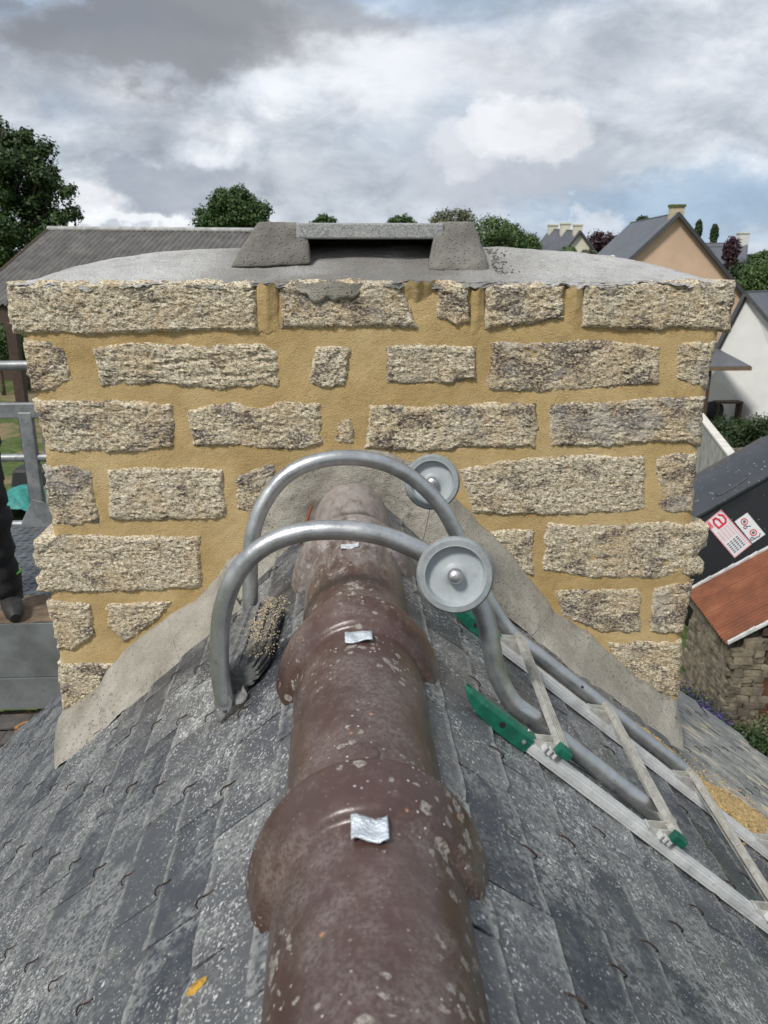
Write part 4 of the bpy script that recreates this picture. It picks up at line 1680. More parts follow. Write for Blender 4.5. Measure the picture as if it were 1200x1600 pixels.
for j in range(9):
    f_ = j / 8
    c = L0 * (1 - f_) + L1 * f_ - nL * 0.0
    for k in range(seg):
        vs.append(c + ringp[k] * ((0.80 if j == 0 else 0.9 if j == 8 else 1.0) + 0.06 * fb(k * 0.05, f_ * 3, 0, 1, 2)))
for j in range(8):
    for k in range(seg):
        k2 = (k + 1) % seg
        fs.append((j * seg + k, j * seg + k2, (j + 1) * seg + k2, (j + 1) * seg + k))
fs += [tuple(range(seg - 1, -1, -1)), tuple(8 * seg + k for k in range(seg))]
m.add(vs, fs)
m.build('rubber_pad', M['rubber'], hook)
# torn rubber flap under the near end
m = MB()
m.grid(10, 6, lambda a, b: L0 - ax_ * 0.010 + sL * ((a - .5) * 0.07) - nL * (0.012 + 0.006 * sin(a * 9)) - ax_ * 0.022 * b + nL * 0.006 * sin(b * 5))
o = m.build('rubber_flap', M['rubber'], hook, smooth=180)
sd_ = o.modifiers.new('sol', 'SOLIDIFY')
sd_.thickness = 0.003
# sandy crumbs caught on the pad
m = MB()
for k in range(800):
    f_ = random.random() ** 0.8
    c = L0 * (1 - f_) + L1 * f_
    q = random.gauss(0.98, 0.22) + 0.12 * sin(f_ * 9)
    c = c - sL * (0.032 + 0.050 * sin(q)) + nL * (0.006 + 0.027 * cos(q))
    if random.random() < 0.35:
        c = c - sL * random.uniform(0.01, 0.03) - nL * 0.016
    r_ = random.uniform(0.0004, 0.0013)
    m.box(c, (r_ * 2, r_ * 1.6, r_ * 1.5), Matrix.Rotation(random.uniform(0, 3), 3, 'Z') @ Matrix.Rotation(random.uniform(0, 3), 3, 'X'))
o = m.build('sand_crumb', M['sandpale'], hook)
o['kind'] = 'stuff'


def wheel(c, axis, R_, wdt, nm='wheel'):
    """axis points at the viewer's side"""
    axis = Vector(axis).normalized()
    o_ = MB()
    h = wdt / 2
    o_.lathe([(R_ * 0.80, -h), (R_ * 0.93, -h), (R_ * 0.985, -h * 0.7), (R_, -h * 0.25), (R_, h * 0.25), (R_ * 0.985, h * 0.7), (R_ * 0.93, h), (R_ * 0.79, h)], c, axis, 56, cap=False)
    ty = o_.build('wheel', M['tyre'], hook, smooth=35)
    r1 = MB()
    r1.lathe([(R_ * 0.30, -h * 1.03), (R_ * 0.78, -h * 1.03), (R_ * 0.80, 0), (R_ * 0.80, h * 1.02), (R_ * 0.785, h * 1.03), (R_ * 0.745, h * 0.6), (R_ * 0.72, h * 0.05), (R_ * 0.69, h * 0.02), (R_ * 0.33, h * 0.0), (R_ * 0.27, h * 0.12), (R_ * 0.18, h * 0.5), (R_ * 0.10, h * 0.55)], c, axis, 56)
    r1.build('rim', M['rim'], ty, smooth=30)
    b3 = MB()
    pr = [(0.013, h * 0.5), (0.013, h * 0.95), (0.0118, h * 1.15), (0.0085, h * 1.36), (0.004, h * 1.46), (0.001, h * 1.48)]
    k_ = R_ / 0.064
    b3.lathe([(a * k_, z) for a, z in pr], c, axis, 28)
    b3.build('hub_bolt', M['bolt'], ty, smooth=40)
    return ty


wc = PY(711, 898, 1.13)
d1 = wc.dot(FW)
R1 = 60.5 / FPX * d1
wheel(wc, (-0.10, -1, 0.22), R1, 0.030)
wc2 = PY(675, 753, 1.635)
d2 = wc2.dot(FW)
R2 = 43.5 / FPX * d2
wheel(wc2, (-0.12, -1, 0.20), R2, 0.030)
m = MB()
m.tube([wc, wc + Vector((0.006, 0.055, -0.008))], 0.007, 12)
m.build('axle', M['bolt'], hook, smooth=40)
m = MB()
m.tube([PY(672, 760, 1.60), PY(676, 775, 1.55)], 0.009, 12)
m.build('axle', M['bolt'], hook, smooth=40)

# ------------------------------------------------------------------ ochre sand spilled on the right slope
SANDC = [(985, 1135, 6), (1015, 1160, 14), (1045, 1185, 22), (1075, 1213, 26), (1105, 1240, 28), (1140, 1265, 34), (1180, 1290, 40), (1225, 1325, 45), (1260, 1350, 45)]
m = MB()
cent = [(roofpix(1, u, v, 0.016), w_) for u, v, w_ in SANDC]


def fsand(a, b):
    t_ = a * (len(cent) - 1)
    i_ = min(int(t_), len(cent) - 2)
    f_ = t_ - i_
    c = cent[i_][0] * (1 - f_) + cent[i_ + 1][0] * f_
    wd = (cent[i_][1] * (1 - f_) + cent[i_ + 1][1] * f_) / FPX * c.length * 1.6
    off = (b - 0.5) * 2
    lim = 1 + 0.35 * fb(a * 3, off, 0, 3, 4)
    p_ = c + Vector((0, off * wd * lim, 0)) + sR * (0.01 * fb(a, b, 3, 9, 3))
    hgt = 0.020 * max(0, 1 - off * off) + 0.007 * fb(p_.x, p_.y, 0, 30, 4) - 0.004
    return p_ + nR * hgt


m.grid(150, 40, fsand)
sp = m.build('sand_spill', M['sand'], smooth=180)
tag(sp, 'spill of loose ochre sand beside the far ladder rail below the chimney foot', 'sand')
sp['kind'] = 'stuff'
m = MB()
rr = random.Random(4)
for k in range(5200):
    t_ = rr.random() ** 0.8 * (len(cent) - 1)
    i_ = min(int(t_), len(cent) - 2)
    f_ = t_ - i_
    c = cent[i_][0] * (1 - f_) + cent[i_ + 1][0] * f_
    wd = (cent[i_][1] * (1 - f_) + cent[i_ + 1][1] * f_) / FPX * c.length * 1.6
    off = rr.gauss(0, 0.75)
    p_ = c + Vector((0, off * wd, 0)) + sR * rr.uniform(-.02, .02)
    r_ = rr.uniform(0.0009, 0.0024)
    p_ = p_ + nR * (0.012 * max(0, 1 - off * off) - 0.002)
    m.box(p_, (r_ * 2, r_ * 1.7, r_ * 1.5), Matrix.Rotation(rr.uniform(0, 3), 3, 'Z') @ Matrix.Rotation(rr.uniform(0, 3), 3, 'X'))
g2 = m.build('sand_grain', M['sand'], sp)
g2['kind'] = 'stuff'

# ------------------------------------------------------------------ trees and shrubs
def leafcloud(blobs, n, size, seed, spread=0.32):
    """small leaf faces gathered on many clumps that fill the given ellipsoids"""
    rr = random.Random(seed)
    m = MB()
    vs, fs = [], []
    clumps = []
    tot = sum(b_[1][0] * b_[1][2] for b_ in blobs)
    for c, r in blobs:
        k = max(5, int(170 * r[0] * r[2] / tot))
        for _ in range(k):
            while True:
                d = Vector((rr.uniform(-1, 1), rr.uniform(-1, 1), rr.uniform(-1, 1)))
                if 0.05 < d.length < 1:
                    break
            d = d.normalized() * (d.length ** 0.35)
            clumps.append((Vector(c) + Vector((d.x * r[0], d.y * r[1], d.z * r[2])), min(r) * rr.uniform(0.6, 1.3) * spread))
    per = n // len(clumps)
    for c, cr in clumps:
        for _ in range(per):
            d = Vector((rr.gauss(0, .5), rr.gauss(0, .5), rr.gauss(0, .4)))
            if d.length > 1.15:
                d *= 0.75 / d.length
            d = d * cr
            p_ = c + d
            s_ = size * rr.uniform(0.6, 1.3)
            nrm = (d.normalized() + Vector((rr.uniform(-.8, .8), rr.uniform(-.8, .8), rr.uniform(-.3, 1.0)))).normalized()
            a = nrm.orthogonal().normalized()
            a = Matrix.Rotation(rr.uniform(0, 6.28), 3, nrm) @ a
            b = nrm.cross(a)
            o_ = len(vs)
            vs += [p_ - a * s_, p_ - b * s_ * 0.55, p_ + a * s_, p_ + b * s_ * 0.55]
            fs.append((o_, o_ + 1, o_ + 2, o_ + 3))
    m.add(vs, fs)
    return m


def tree(nm, label, cat, base, blobs, mat, n, size, seed, trunk_r=0.3, group=None, spread=0.32):
    t_ = empty(nm, base, label, cat, group)
    base = Vector(base)
    m = MB()
    top = Vector(blobs[0][0])
    rr = random.Random(seed)
    path = [base + (top - base) * (k / 5) + Vector((rr.uniform(-.15, .15), rr.uniform(-.15, .15), 0)) * (trunk_r * 3 if 0 < k < 5 else 0) for k in range(6)]
    m.tube(path, [trunk_r * (1.25 - 0.17 * k) for k in range(6)], 9)
    for c, r in blobs[1:]:
        m.tube([path[2], (path[3] + Vector(c)) / 2 + Vector((0, 0, -0.1)), Vector(c)], [trunk_r * 0.6, trunk_r * 0.4, trunk_r * 0.15], 7)
        for _ in range(3):
            e = Vector(c) + Vector((rr.uniform(-1, 1) * r[0], rr.uniform(-1, 1) * r[1], rr.uniform(-.2, 1) * r[2])) * 0.75
            m.tube([Vector(c) * 0.6 + path[3] * 0.4, e], [trunk_r * 0.25, trunk_r * 0.06], 5)
    m.build('trunk', M['bark'], t_, smooth=180)
    leafcloud(blobs, n, size, seed, spread).build('crown', M[mat], t_)
    return t_


def PD(u, v, dist):
    return PY(u, v, dist)


def gnd(p_):
    return Vector((p_.x, p_.y, terrain(p_.x, p_.y)))


def bl(u, v, ru, rv, Y, dr=None):
    k = Y / FPX / 0.96
    return (PD(u, v, Y), (ru * k, (dr or ru) * k, rv * k))


c = PD(-30, 390, 80)
tree('oak_tree', 'large dark oak at the left edge rising beyond the grey barn roof', 'tree', gnd(c),
     [bl(-20, 300, 75, 85, 80), bl(35, 270, 42, 60, 79.5), bl(80, 330, 32, 48, 79.5), bl(20, 350, 70, 55, 79), bl(-60, 250, 60, 60, 80), bl(-90, 330, 70, 80, 81), bl(0, 225, 40, 28, 80), bl(-10, 400, 70, 40, 79)], 'oak', 64000, 0.19, 3, 0.7, spread=0.42)
c = PD(362, 380, 95)
tree('oak_tree', 'round green tree standing alone behind the barn ridge left of the chimney cap', 'tree', gnd(c),
     [bl(362, 340, 42, 34, 95), bl(335, 340, 26, 22, 95), bl(392, 338, 26, 22, 95), bl(365, 320, 32, 20, 95), bl(345, 355, 30, 20, 95), bl(385, 355, 30, 18, 95)], 'oak2', 26000, 0.165, 5, 0.5, spread=0.45)
for i, (u, v, ru, rv, Y, mt, lb) in enumerate((
        (507, 352, 16, 12, 80, 'oak2', 'small tree tip just above the left half of the chimney slab'),
        (628, 352, 18, 12, 80, 'oak2', 'small dark tree tip just above the right half of the chimney slab'),
        (708, 350, 30, 18, 62, 'olive', 'brownish tree crown above the right mortar pier'),
        (768, 372, 36, 26, 58, 'bush', 'bright green tree between the right pier and the cream gable'),
        (797, 378, 20, 22, 60, 'oak2', 'dark green tree beside the brown shed'),
        (826, 386, 16, 14, 64, 'bush', 'little light green tree in front of the cream house'),
        (943, 380, 22, 15, 70, 'purple', 'dark purple-leaved tree left of the peach house'),
        (888, 398, 9, 9, 52, 'bush', 'slim pale green shrub before the cream gable wall'),
        (918, 401, 10, 8, 52, 'olive', 'low olive shrub at the right foot of the cream gable wall'),
        (1004, 346, 7, 6, 70, 'dkbush', 'tiny treetop above the peach house ridge'),
        (1091, 360, 4, 14, 75, 'dkbush', 'left conifer above the dark slate roofs'),
        (1116, 366, 4, 13, 75, 'dkbush', 'right conifer above the dark slate roofs'),
        (1142, 400, 10, 26, 46, 'purple', 'purple-leaved tree right of the peach house verge'),
        (1196, 432, 30, 22, 40, 'bush', 'light green rounded shrub at the right edge above the white house'),
        (1165, 432, 22, 20, 44, 'dkbush', 'dark shrub behind the peach house verge at right'),
        (1195, 405, 20, 10, 60, 'bush', 'far green hedge shrub under the low white bungalow'),
        (1150, 470, 22, 26, 40, 'bush', 'yellow-green shrub between the peach and white houses'),
        (-6, 536, 22, 26, 44, 'bush', 'bright green shrub left of the wooden post under the barn eave'),
        (36, 540, 26, 22, 46, 'bush', 'bright green shrub right of the wooden post under the barn eave'))):
    c = PD(u, v, Y)
    tree('small_tree', lb, 'tree' if 'tree' in lb or 'conifer' in lb else 'shrub', gnd(c), [bl(u, v, ru, rv, Y), bl(u - ru * .45, v + rv * .25, ru * .55, rv * .6, Y), bl(u + ru * .45, v + rv * .2, ru * .55, rv * .6, Y)],
         mt, 6000, 0.085 * Y / 50, 20 + i, 0.1, group='trees and shrubs on the skyline', spread=0.5)
# a far belt of woodland on the horizon
rr = random.Random(8)
bls = []
for k in range(150):
    x = -160 + k * 2.6 + rr.uniform(-1, 1)
    y = 150 + rr.uniform(-8, 8)
    z = terrain(x, y)
    h_ = rr.uniform(1.2, 2.2)
    bls.append(((x, y, z + h_ * 0.6), (3.0, 2.5, h_)))
o = leafcloud(bls, 42000, 0.34, 9, 0.8).build('woodland', M['dkbush'])
tag(o, 'distant low belt of trees along the horizon', 'woodland')
o['kind'] = 'stuff'


# ------------------------------------------------------------------ barn at the left
barn_z = 0.80
A = PY(75, 358, 58.0)
B = PY(470, 362, 52.2)
rd = (B - A)
rdh = Vector((rd.x, rd.y, 0)).normalized()
dn = Vector((rdh.y, -rdh.x, 0))                     # horizontal, towards the camera
if dn.y > 0:
    dn = -dn
down = (dn * cos(radians(27)) + Vector((0, 0, -sin(radians(27))))).normalized()
barn = empty('barn', (A.x + 3, A.y - 3, GZ), 'long low barn under a grey corrugated fibre-cement roof behind the chimney at left', 'barn')
LR = rd.length + 7
nsheet = 9
SL = 9.6
pitch_w = 0.40
idx = 0
sheet_n = int(LR / (pitch_w * 5))
for sidx in range(sheet_n):
    m = MB()
    w0 = sidx * pitch_w * 5

    def fsheet(a, b, w0=w0):
        x = w0 + a * (pitch_w * 5 + 0.04)
        s = b * SL
        row = int(min(b, 0.9999) * 6)
        p_ = A + rd.normalized() * x + down * s
        hgt = 0.065 * cos(2 * pi * x / pitch_w) + 0.012 * (1 - (b * 6 - row)) * -1 + row * 0.0
        return p_ + Vector((0, 0, hgt))
    m.grid(42, 24, fsheet)
    m.build('roof_sheet', M['fibro'], barn, smooth=180)
m = MB()
m.tube([A + Vector((0, 0, 0.04)), A + rd.normalized() * LR + Vector((0, 0, 0.04))], 0.16, 8)
m.build('ridge_cap', simple and M['concrete'], barn, smooth=180)
bk = A + rd.normalized() * LR
e0 = A + down * (SL - 0.3) + Vector((0, 0, -0.1))
e1 = bk + down * (SL - 0.3) + Vector((0, 0, -0.1))
m = MB()
m.prism([Vector((e0.x, e0.y, GZ)), Vector((e1.x, e1.y, GZ)), e1, e0], -dn * 0.2)
m.prism([Vector((A.x, A.y, GZ)), Vector((e0.x, e0.y, GZ)), e0, A + Vector((0, 0, -0.1))], rd.normalized() * 0.2)
m.build('wall', M['brownwood'], barn)
down2 = (-dn * cos(radians(27)) + Vector((0, 0, -sin(radians(27))))).normalized()
m = MB()
m.prism([A, bk, bk + down2 * 10, A + down2 * 10], (0, 0, -0.05))
m.build('rear_roof', M['fibro'], barn)
for q_, dd_ in ((A + rd.normalized() * 0.3, 1), (bk - rd.normalized() * 0.5, -1)):
    f1 = q_ + down * (SL - 0.4) + Vector((0, 0, -0.15))
    f2 = q_ + down2 * 9.4 + Vector((0, 0, -0.15))
    m = MB()
    m.prism([Vector((f1.x, f1.y, GZ)), Vector((f2.x, f2.y, GZ)), f2, q_ + Vector((0, 0, -0.15)), f1], rd.normalized() * 0.2)
    m.build('gable_wall', M['rubble'], barn)
# weathered verge board
m = MB()
m.tube([A + Vector((0, 0, -0.05)), A + down * SL + Vector((0, 0, -0.05))], 0.12, 6)
m.build('verge_board', M['brownwood'], barn)


# ------------------------------------------------------------------ far houses
def gable_house(nm, label, ap, le, re_, back, wallmat, roofmat='farslate', base=None, over=0.22, chimneys=(), trim=True):
    """ap, le, re_: apex and eave points of the near gable; back: vector along the ridge"""
    base_z = min(terrain(ap.x, ap.y), le.z - 0.5, re_.z - 0.5) if base is None else base
    h_ = empty(nm, ((le.x + re_.x) / 2, (le.y + re_.y) / 2, base_z), label, 'house', 'houses beyond the right side of the chimney')
    m = MB()
    m.prism([Vector((le.x, le.y, base_z)), Vector((re_.x, re_.y, base_z)), re_, ap, le], back)
    m.build('wall', M[wallmat], h_)
    bn = back.normalized()
    for e in (le, re_):
        d = (e - ap)
        far_ = ap + d * 1.06
        up_ = d.cross(bn).normalized()
        if up_.z < 0:
            up_ = -up_
        p1, p2 = ap - bn * over + up_ * 0.02, far_ - bn * over + up_ * 0.02
        m = MB()
        m.prism([p1, p2, p2 + up_ * 0.07, p1 + up_ * 0.07], back + bn * over * 2)
        ro = m.build('roof', M[roofmat], h_)
        if trim:
            m = MB()
            m.prism([p1 - bn * 0.03 - up_ * 0.05, p2 - bn * 0.03 - up_ * 0.05, p2 - bn * 0.03 + up_ * 0.085, p1 - bn * 0.03 + up_ * 0.085], bn * 0.02)
            m.build('verge_board', M['darktrim'], h_)
    m = MB()
    m.tube([ap - bn * over + Vector((0, 0, 0.07)), ap + back + bn * over + Vector((0, 0, 0.07))], 0.07, 7)
    m.build('ridge_cap', M['darktrim'], h_)
    for (f_, wx_, hx_, pm) in chimneys:
        c0 = ap + back * f_
        m = MB()
        m.box((c0.x, c0.y, c0.z + hx_ / 2 - 0.3), (wx_, wx_ * 0.7, hx_ + 0.6))
        ch_ = m.build('chimney', M[pm], h_)
        m = MB()
        m.box((c0.x, c0.y, c0.z + hx_ + 0.05), (wx_ * 1.15, wx_ * 0.85, 0.10))
        m.build('chimney_cap', M['mosspot' if pm == 'pot' else pm], ch_)
    return h_


# peach gable
YP = 34
ap = PY(1059, 337, YP)
le = PY(915, 470, YP)
re_ = PY(1190, 498, YP)
bk_ = PZ(987, 351, ap.z) - ap
hp_ = gable_house('house', 'peach rendered gable house with steep dark slate roof right of the chimney', ap, le, re_, bk_, 'peach', chimneys=((0.03, 0.52, 0.34, 'pot'),), base=GZ)
m = MB()
q0 = PY(963, 396, YP + 2.0)
dl = (le - ap).normalized()
upn = dl.cross(bk_.normalized()).normalized()
upn = upn if upn.z > 0 else -upn
c0 = ap + (le - ap) * 0.50 + bk_ * 0.33 + upn * 0.16
m.prism([c0, c0 + dl * 0.5, c0 + dl * 0.5 + bk_.normalized() * 0.9, c0 + bk_.normalized() * 0.9], upn * 0.05)
m.build('roof_window', M['white'], hp_)
# white gable at the right edge
YW = 31.5
ap = PY(1170, 460, YW)
le = PY(1106, 582, YW + 0.6)
re_ = PY(1300, 640, YW - 1.5)
bk_ = Vector((1.6, 5.0, 0)) * 1.2
le = ap + (le - ap)
sd = ap + Vector((0.55, -1.2, -2.9))
h_ = gable_house('house', 'white rendered gable house with dark slate roof at the right edge', ap, le, ap + Vector((1.25, -3.9, -2.95)), Vector((5.4, 3.2, 0)), 'white', base=GZ)
# porch canopy on its left
cz = PY(1112, 548, YW)
m = MB()
pts = [PY(1090, 545, YW - 0.2), PY(1122, 545, YW - 0.2), PY(1174, 572, YW - 2.6), PY(1090, 573, YW - 2.6)]
m.prism(pts, (0, 0, -0.06))
cn = empty('canopy', (pts[3].x, pts[3].y, GZ), 'dark slate lean-to canopy with brown fascia against the white house', 'canopy')
m.build('roof', M['farslate'], cn)
m = MB()
a, b_ = pts[3], pts[2]
m.box(((a.x + b_.x) / 2, a.y - 0.04, a.z - 0.08), (abs(b_.x - a.x), 0.05, 0.13))
m.build('fascia', M['fascia'], cn)
m = MB()
for px in (1093, 1110):
    q = PY(px, 573, YW - 2.3)
    m.box((q.x, q.y, (q.z + GZ) / 2 - 0.1), (0.1, 0.1, q.z - GZ - 0.1))
m.build('post', M['brownwood'], cn)
# barbecue and bench in its shade
q = PY(1114, 640, YW - 1.0)
bb = empty('barbecue', (q.x, q.y, GZ), 'black covered barbecue standing under the canopy', 'barbecue')
m = MB()
m.lathe([(0.05, 0.0), (0.30, 0.06), (0.38, 0.25), (0.40, 0.45), (0.36, 0.62), (0.20, 0.74), (0.02, 0.78)], (q.x, q.y, GZ + 1.0), (0, 0, 1), 20)
m.build('bowl', M['work'], bb, smooth=60)
m = MB()
for k in range(3):
    an = k * 2.1
    m.tube([(q.x + 0.15 * cos(an), q.y + 0.15 * sin(an), GZ + 1.1), (q.x + 0.35 * cos(an), q.y + 0.35 * sin(an), GZ)], 0.03, 6)
m.build('stand', M['work'], bb)
q = PY(1138, 628, YW - 1.2)
bn = empty('garden_bench', (q.x, q.y, GZ), 'dark garden bench between barbecue and white wall', 'bench')
m = MB()
m.box((q.x, q.y, q.z), (1.0, 0.45, 0.07))
m.build('seat', M['brownwood'], bn)
for sx in (-0.45, 0.45):
    m = MB()
    m.box((q.x + sx, q.y, (q.z + GZ) / 2), (0.08, 0.4, q.z - GZ))
    m.build('leg', M['brownwood'], bn)
# cream houses further left
Yc = 62
ap = PY(905, 363, Yc)
gable_house('house', 'cream gable house with three chimneys behind the crown of the stack', ap, PY(862, 416, Yc), PY(950, 424, Yc), PY(862, 360, Yc + 4) - ap, 'cream',
            chimneys=((0.06, 0.62, 0.45, 'cream'), (0.5, 0.7, 0.5, 'cream'), (0.96, 0.7, 0.35, 'cream')), base=GZ - 1)
ap = PY(822, 379, 66)
gable_house('house', 'small cream gable house just right of the chimney cap', ap, PY(800, 402, 66), PY(846, 408, 66), Vector((-2.0, 6, 0)), 'cream', base=GZ - 1)
# dark slate houses at far right
ap = PY(1158, 382, 60)
gable_house('house', 'long slate-roofed house with white end chimney on the far right skyline', ap + Vector((0.2, 0, 0)), ap + Vector((-1.0, -2.8, -2.6)), ap + Vector((1.3, 2.6, -2.6)), Vector((-6.3, 2.4, 0.0)), 'white',
            chimneys=((0.02, 0.75, 0.75, 'white'), (0.62, 0.7, 0.6, 'white')), base=GZ)
ap = PY(1132, 388, 52)
gable_house('house', 'low slate-roofed annexe between the peach house and the purple tree', ap, ap + Vector((-0.7, -2.6, -1.9)), ap + Vector((0.5, 2.4, -1.9)), Vector((-5.0, 0.8, 0.0)), 'white', base=GZ)
q = PY(1182, 420, 70)
bg_ = empty('bungalow', (q.x, q.y, terrain(q.x, q.y)), 'low flat bungalow with dark window band at the far right', 'house')
m = MB()
m.box((q.x, q.y, q.z - 0.8), (5, 5, 3.2))
m.build('wall', M['white'], bg_)
m = MB()
m.box((q.x, q.y, q.z + 0.95), (6, 6, 0.5))
m.build('roof', M['farslate'], bg_)
m = MB()
m.box((q.x, q.y - 2.52, q.z + 0.15), (3.8, 0.06, 0.9))
m.build('window', M['glass'], bg_)
# brown shed by the trees
q = PY(806, 372, 72)
sh = empty('far_house', (q.x, q.y, terrain(q.x, q.y)), 'dark slate roof end showing between the green trees right of the chimney cap', 'house')
m = MB()
m.box((q.x, q.y, (q.z + GZ) / 2), (2.4, 3.0, q.z - GZ - 0.9))
m.build('wall', M['brownwood'], sh)
m = MB()
m.prism([q + Vector((-1.4, -1.6, -1.0)), q + Vector((1.4, -1.6, -1.0)), q + Vector((0.2, -1.6, 0.5)), q + Vector((-0.8, -1.6, 0.5))], (0, 3.2, 0))
m.build('roof', M['farslate'], sh)

# ------------------------------------------------------------------ hedge, mesh fence, yard wall
q0, q1 = PZ(1085, 700, GZ), PZ(1290, 712, GZ)
bls = []
rr = random.Random(2)
for k in range(34):
    f_ = k / 33
    p_ = q0 * (1 - f_) + q1 * f_
    bls.append((Vector((p_.x, p_.y + rr.uniform(-.4, .5), GZ + rr.uniform(0.35, 0.8))), (0.45, 0.6, rr.uniform(0.45, 0.75))))
m = leafcloud(bls, 46000, 0.05, 31, 0.8)
hd = m.build('hedge', M['dkbush'])
tag(hd, 'unclipped dark green hedge below the white house', 'hedge')
fence = empty('mesh_fence', (PZ(1160, 690, GZ).x, PZ(1160, 690, GZ).y + 0.9, GZ), 'green wire mesh fence in front of the white house', 'fence')
YFn = PZ(1160, 690, GZ).y + 0.9
fx = PY(1160, 640, YFn).x
ztop = PY(1162, 610, YFn).z
for xx in (fx, fx + 2.0, fx - 2.0):
    m = MB()
    m.tube([(xx, YFn, GZ), (xx, YFn, ztop)], 0.035, 8)
    m.build('post', M['fencegreen'], fence)
m = MB()
for k in range(11):
    z = GZ + 0.2 + (ztop - GZ - 0.45) * k / 10
    m.tube([(fx - 0.02, YFn, z), (fx + 3.5, YFn, z)], 0.010, 4, cap=False)
for k in range(46):
    x = fx + 0.05 + k * 0.075
    m.tube([(x, YFn + 0.008, GZ + 0.2), (x, YFn + 0.008, ztop - 0.25)], 0.007, 4, cap=False)
o = m.build('wire_mesh', M['wire'], fence)
o['kind'] = 'stuff'
# low stone bank below the hedge
bank = empty('stone_bank', (PZ(1170, 715, GZ).x, PZ(1170, 715, GZ).y - 0.6, GZ), 'low rough stone bank below the hedge', 'wall')
rr = random.Random(6)
stm = []
for k in range(5):
    m = MB()
    m.box((0, 0, 0), (0.34, 0.22, 0.16))
    m.v = [(v[0] + rr.uniform(-.04, .04), v[1] + rr.uniform(-.03, .03), v[2] + rr.uniform(-.025, .025)) for v in m.v]
    stm.append(m)
stme = [m.mesh('stone', M['rubble']) for m in stm]
for r_ in range(3):
    for k in range(14):
        o = bpy.data.objects.new('stone', stme[rr.randrange(5)])
        COL.objects.link(o)
        o.parent = bank
        o.location = ((k - 4) * 0.36 + (r_ % 2) * 0.18, rr.uniform(-.03, .03), 0.08 + r_ * 0.165)
        o.rotation_euler = (0, 0, rr.uniform(-.15, .15) + (pi if rr.random() < .5 else 0))
# pale concrete yard wall running towards us
zt_ = GZ + 1.9
w0, w1 = PZ(1100, 660, zt_), PZ(1163, 742, zt_)
wd = Vector((w1.x - w0.x, w1.y - w0.y, 0)).normalized()
w0 = w0 - wd * 2.0
w1 = w1 + wd * 1.0
pn_ = Vector((wd.y, -wd.x, 0))
if pn_.x < 0:
    pn_ = -pn_
yw = empty('yard_wall', ((w0.x + w1.x) / 2, (w0.y + w1.y) / 2, GZ), 'grey concrete yard wall with pale coping running up to the black container', 'wall')
m = MB()
m.prism([Vector((w0.x, w0.y, GZ)), Vector((w1.x, w1.y, GZ)), Vector((w1.x, w1.y, zt_ - 0.06)), Vector((w0.x, w0.y, zt_ - 0.06))], pn_ * 0.2)
m.build('wall_face', M['concrete'], yw)
m = MB()
m.prism([Vector((w0.x, w0.y, zt_ - 0.06)) - pn_ * 0.03, Vector((w1.x, w1.y, zt_ - 0.06)) - pn_ * 0.03, Vector((w1.x, w1.y, zt_)) - pn_ * 0.03, Vector((w0.x, w0.y, zt_)) - pn_ * 0.03], pn_ * 0.26)
m.build('coping', M['coping'], yw)

# ------------------------------------------------------------------ black container with stickers
YC = 14.6
A0 = PY(1085, 812, YC)
B0 = PY(1215, 738, YC + 0.5)
e1 = (B0 - A0).normalized()
DWN = (PY(1171, 850, YC + 0.1) - PY(1125, 797, YC + 0.25))          # direction of the sticker's long side
e2 = DWN.normalized()
e2 = (e2 - e1 * e2.dot(e1) * 0.9).normalized()
nf = e1.cross(e2).normalized()
if nf.dot(A0) > 0:
    nf = -nf                                # faces the camera
cont = empty('container', (A0.x + 1, A0.y + 1, GZ), 'black lidded container with two stickers behind the rust-roofed shed', 'container')
A1 = A0 - e1 * 0.9
B1 = B0 + e1 * 1.0
hgt = 2.4
m = MB()
m.prism([A1, B1, B1 + e2 * hgt, A1 + e2 * hgt], -nf * 1.6)
m.build('body', M['blackplastic'], cont, bevel=0.04)
m = MB()
lidf = []
for k, (a, h_) in enumerate(((0.05, 0.0), (0.07, 0.05), (-0.05, 0.16), (-0.28, 0.34), (-0.60, 0.46), (-1.1, 0.50), (-1.6, 0.44))):
    lidf.append((a, h_))
vs, fs = [], []
n_ = 12
for i in range(n_ + 1):
    c = A1 - e1 * 0.05 + (B1 - A1 + e1 * 0.1) * (i / n_)
    for a, h_ in lidf:
        vs.append(c + nf * a - e2 * h_)
k_ = len(lidf)
for i in range(n_):
    for j in range(k_ - 1):
        fs.append((i * k_ + j, (i + 1) * k_ + j, (i + 1) * k_ + j + 1, i * k_ + j + 1))
fs.append(tuple(range(k_)))
fs.append(tuple(n_ * k_ + j for j in range(k_)))
m.add(vs, fs)
lid = m.build('lid', M['lid'], cont, smooth=40)
m = MB()
hb = PY(1135, 758, YC + 0.1) + nf * 0.15
m.tube(spline([hb - e1 * 0.35, hb - e1 * 0.30 + e2 * 0.07, hb + e1 * 0.3 + e2 * 0.05, hb + e1 * 0.38 - e2 * 0.02], 5), 0.02, 7)
m.build('handle', M['darktrim'], lid, smooth=180)


def face_pt(u, v, off):
    return PP(u, v, nf, nf.dot(A0)) + nf * off


def sticker(corners, nm, mat, off=0.012):
    pts = [face_pt(u, v, off) for u, v in corners]
    m_ = MB()
    m_.prism(pts, nf * 0.004)
    return pts, m_.build(nm, M[mat], cont)


def inquad(pts, a, b, off=0.0):
    tl, tr, br, bl_ = pts
    return (tl * (1 - a) + tr * a) * (1 - b) + (bl_ * (1 - a) + br * a) * b + nf * off


def bars(parent, pts, rects, mat, off, nm):
    m_ = MB()
    for (a0, b0, a1_, b1_) in rects:
        m_.prism([inquad(pts, a0, b0, off), inquad(pts, a1_, b0, off), inquad(pts, a1_, b1_, off), inquad(pts, a0, b1_, off)], nf * 0.002)
    return m_.build(nm, M[mat], parent)


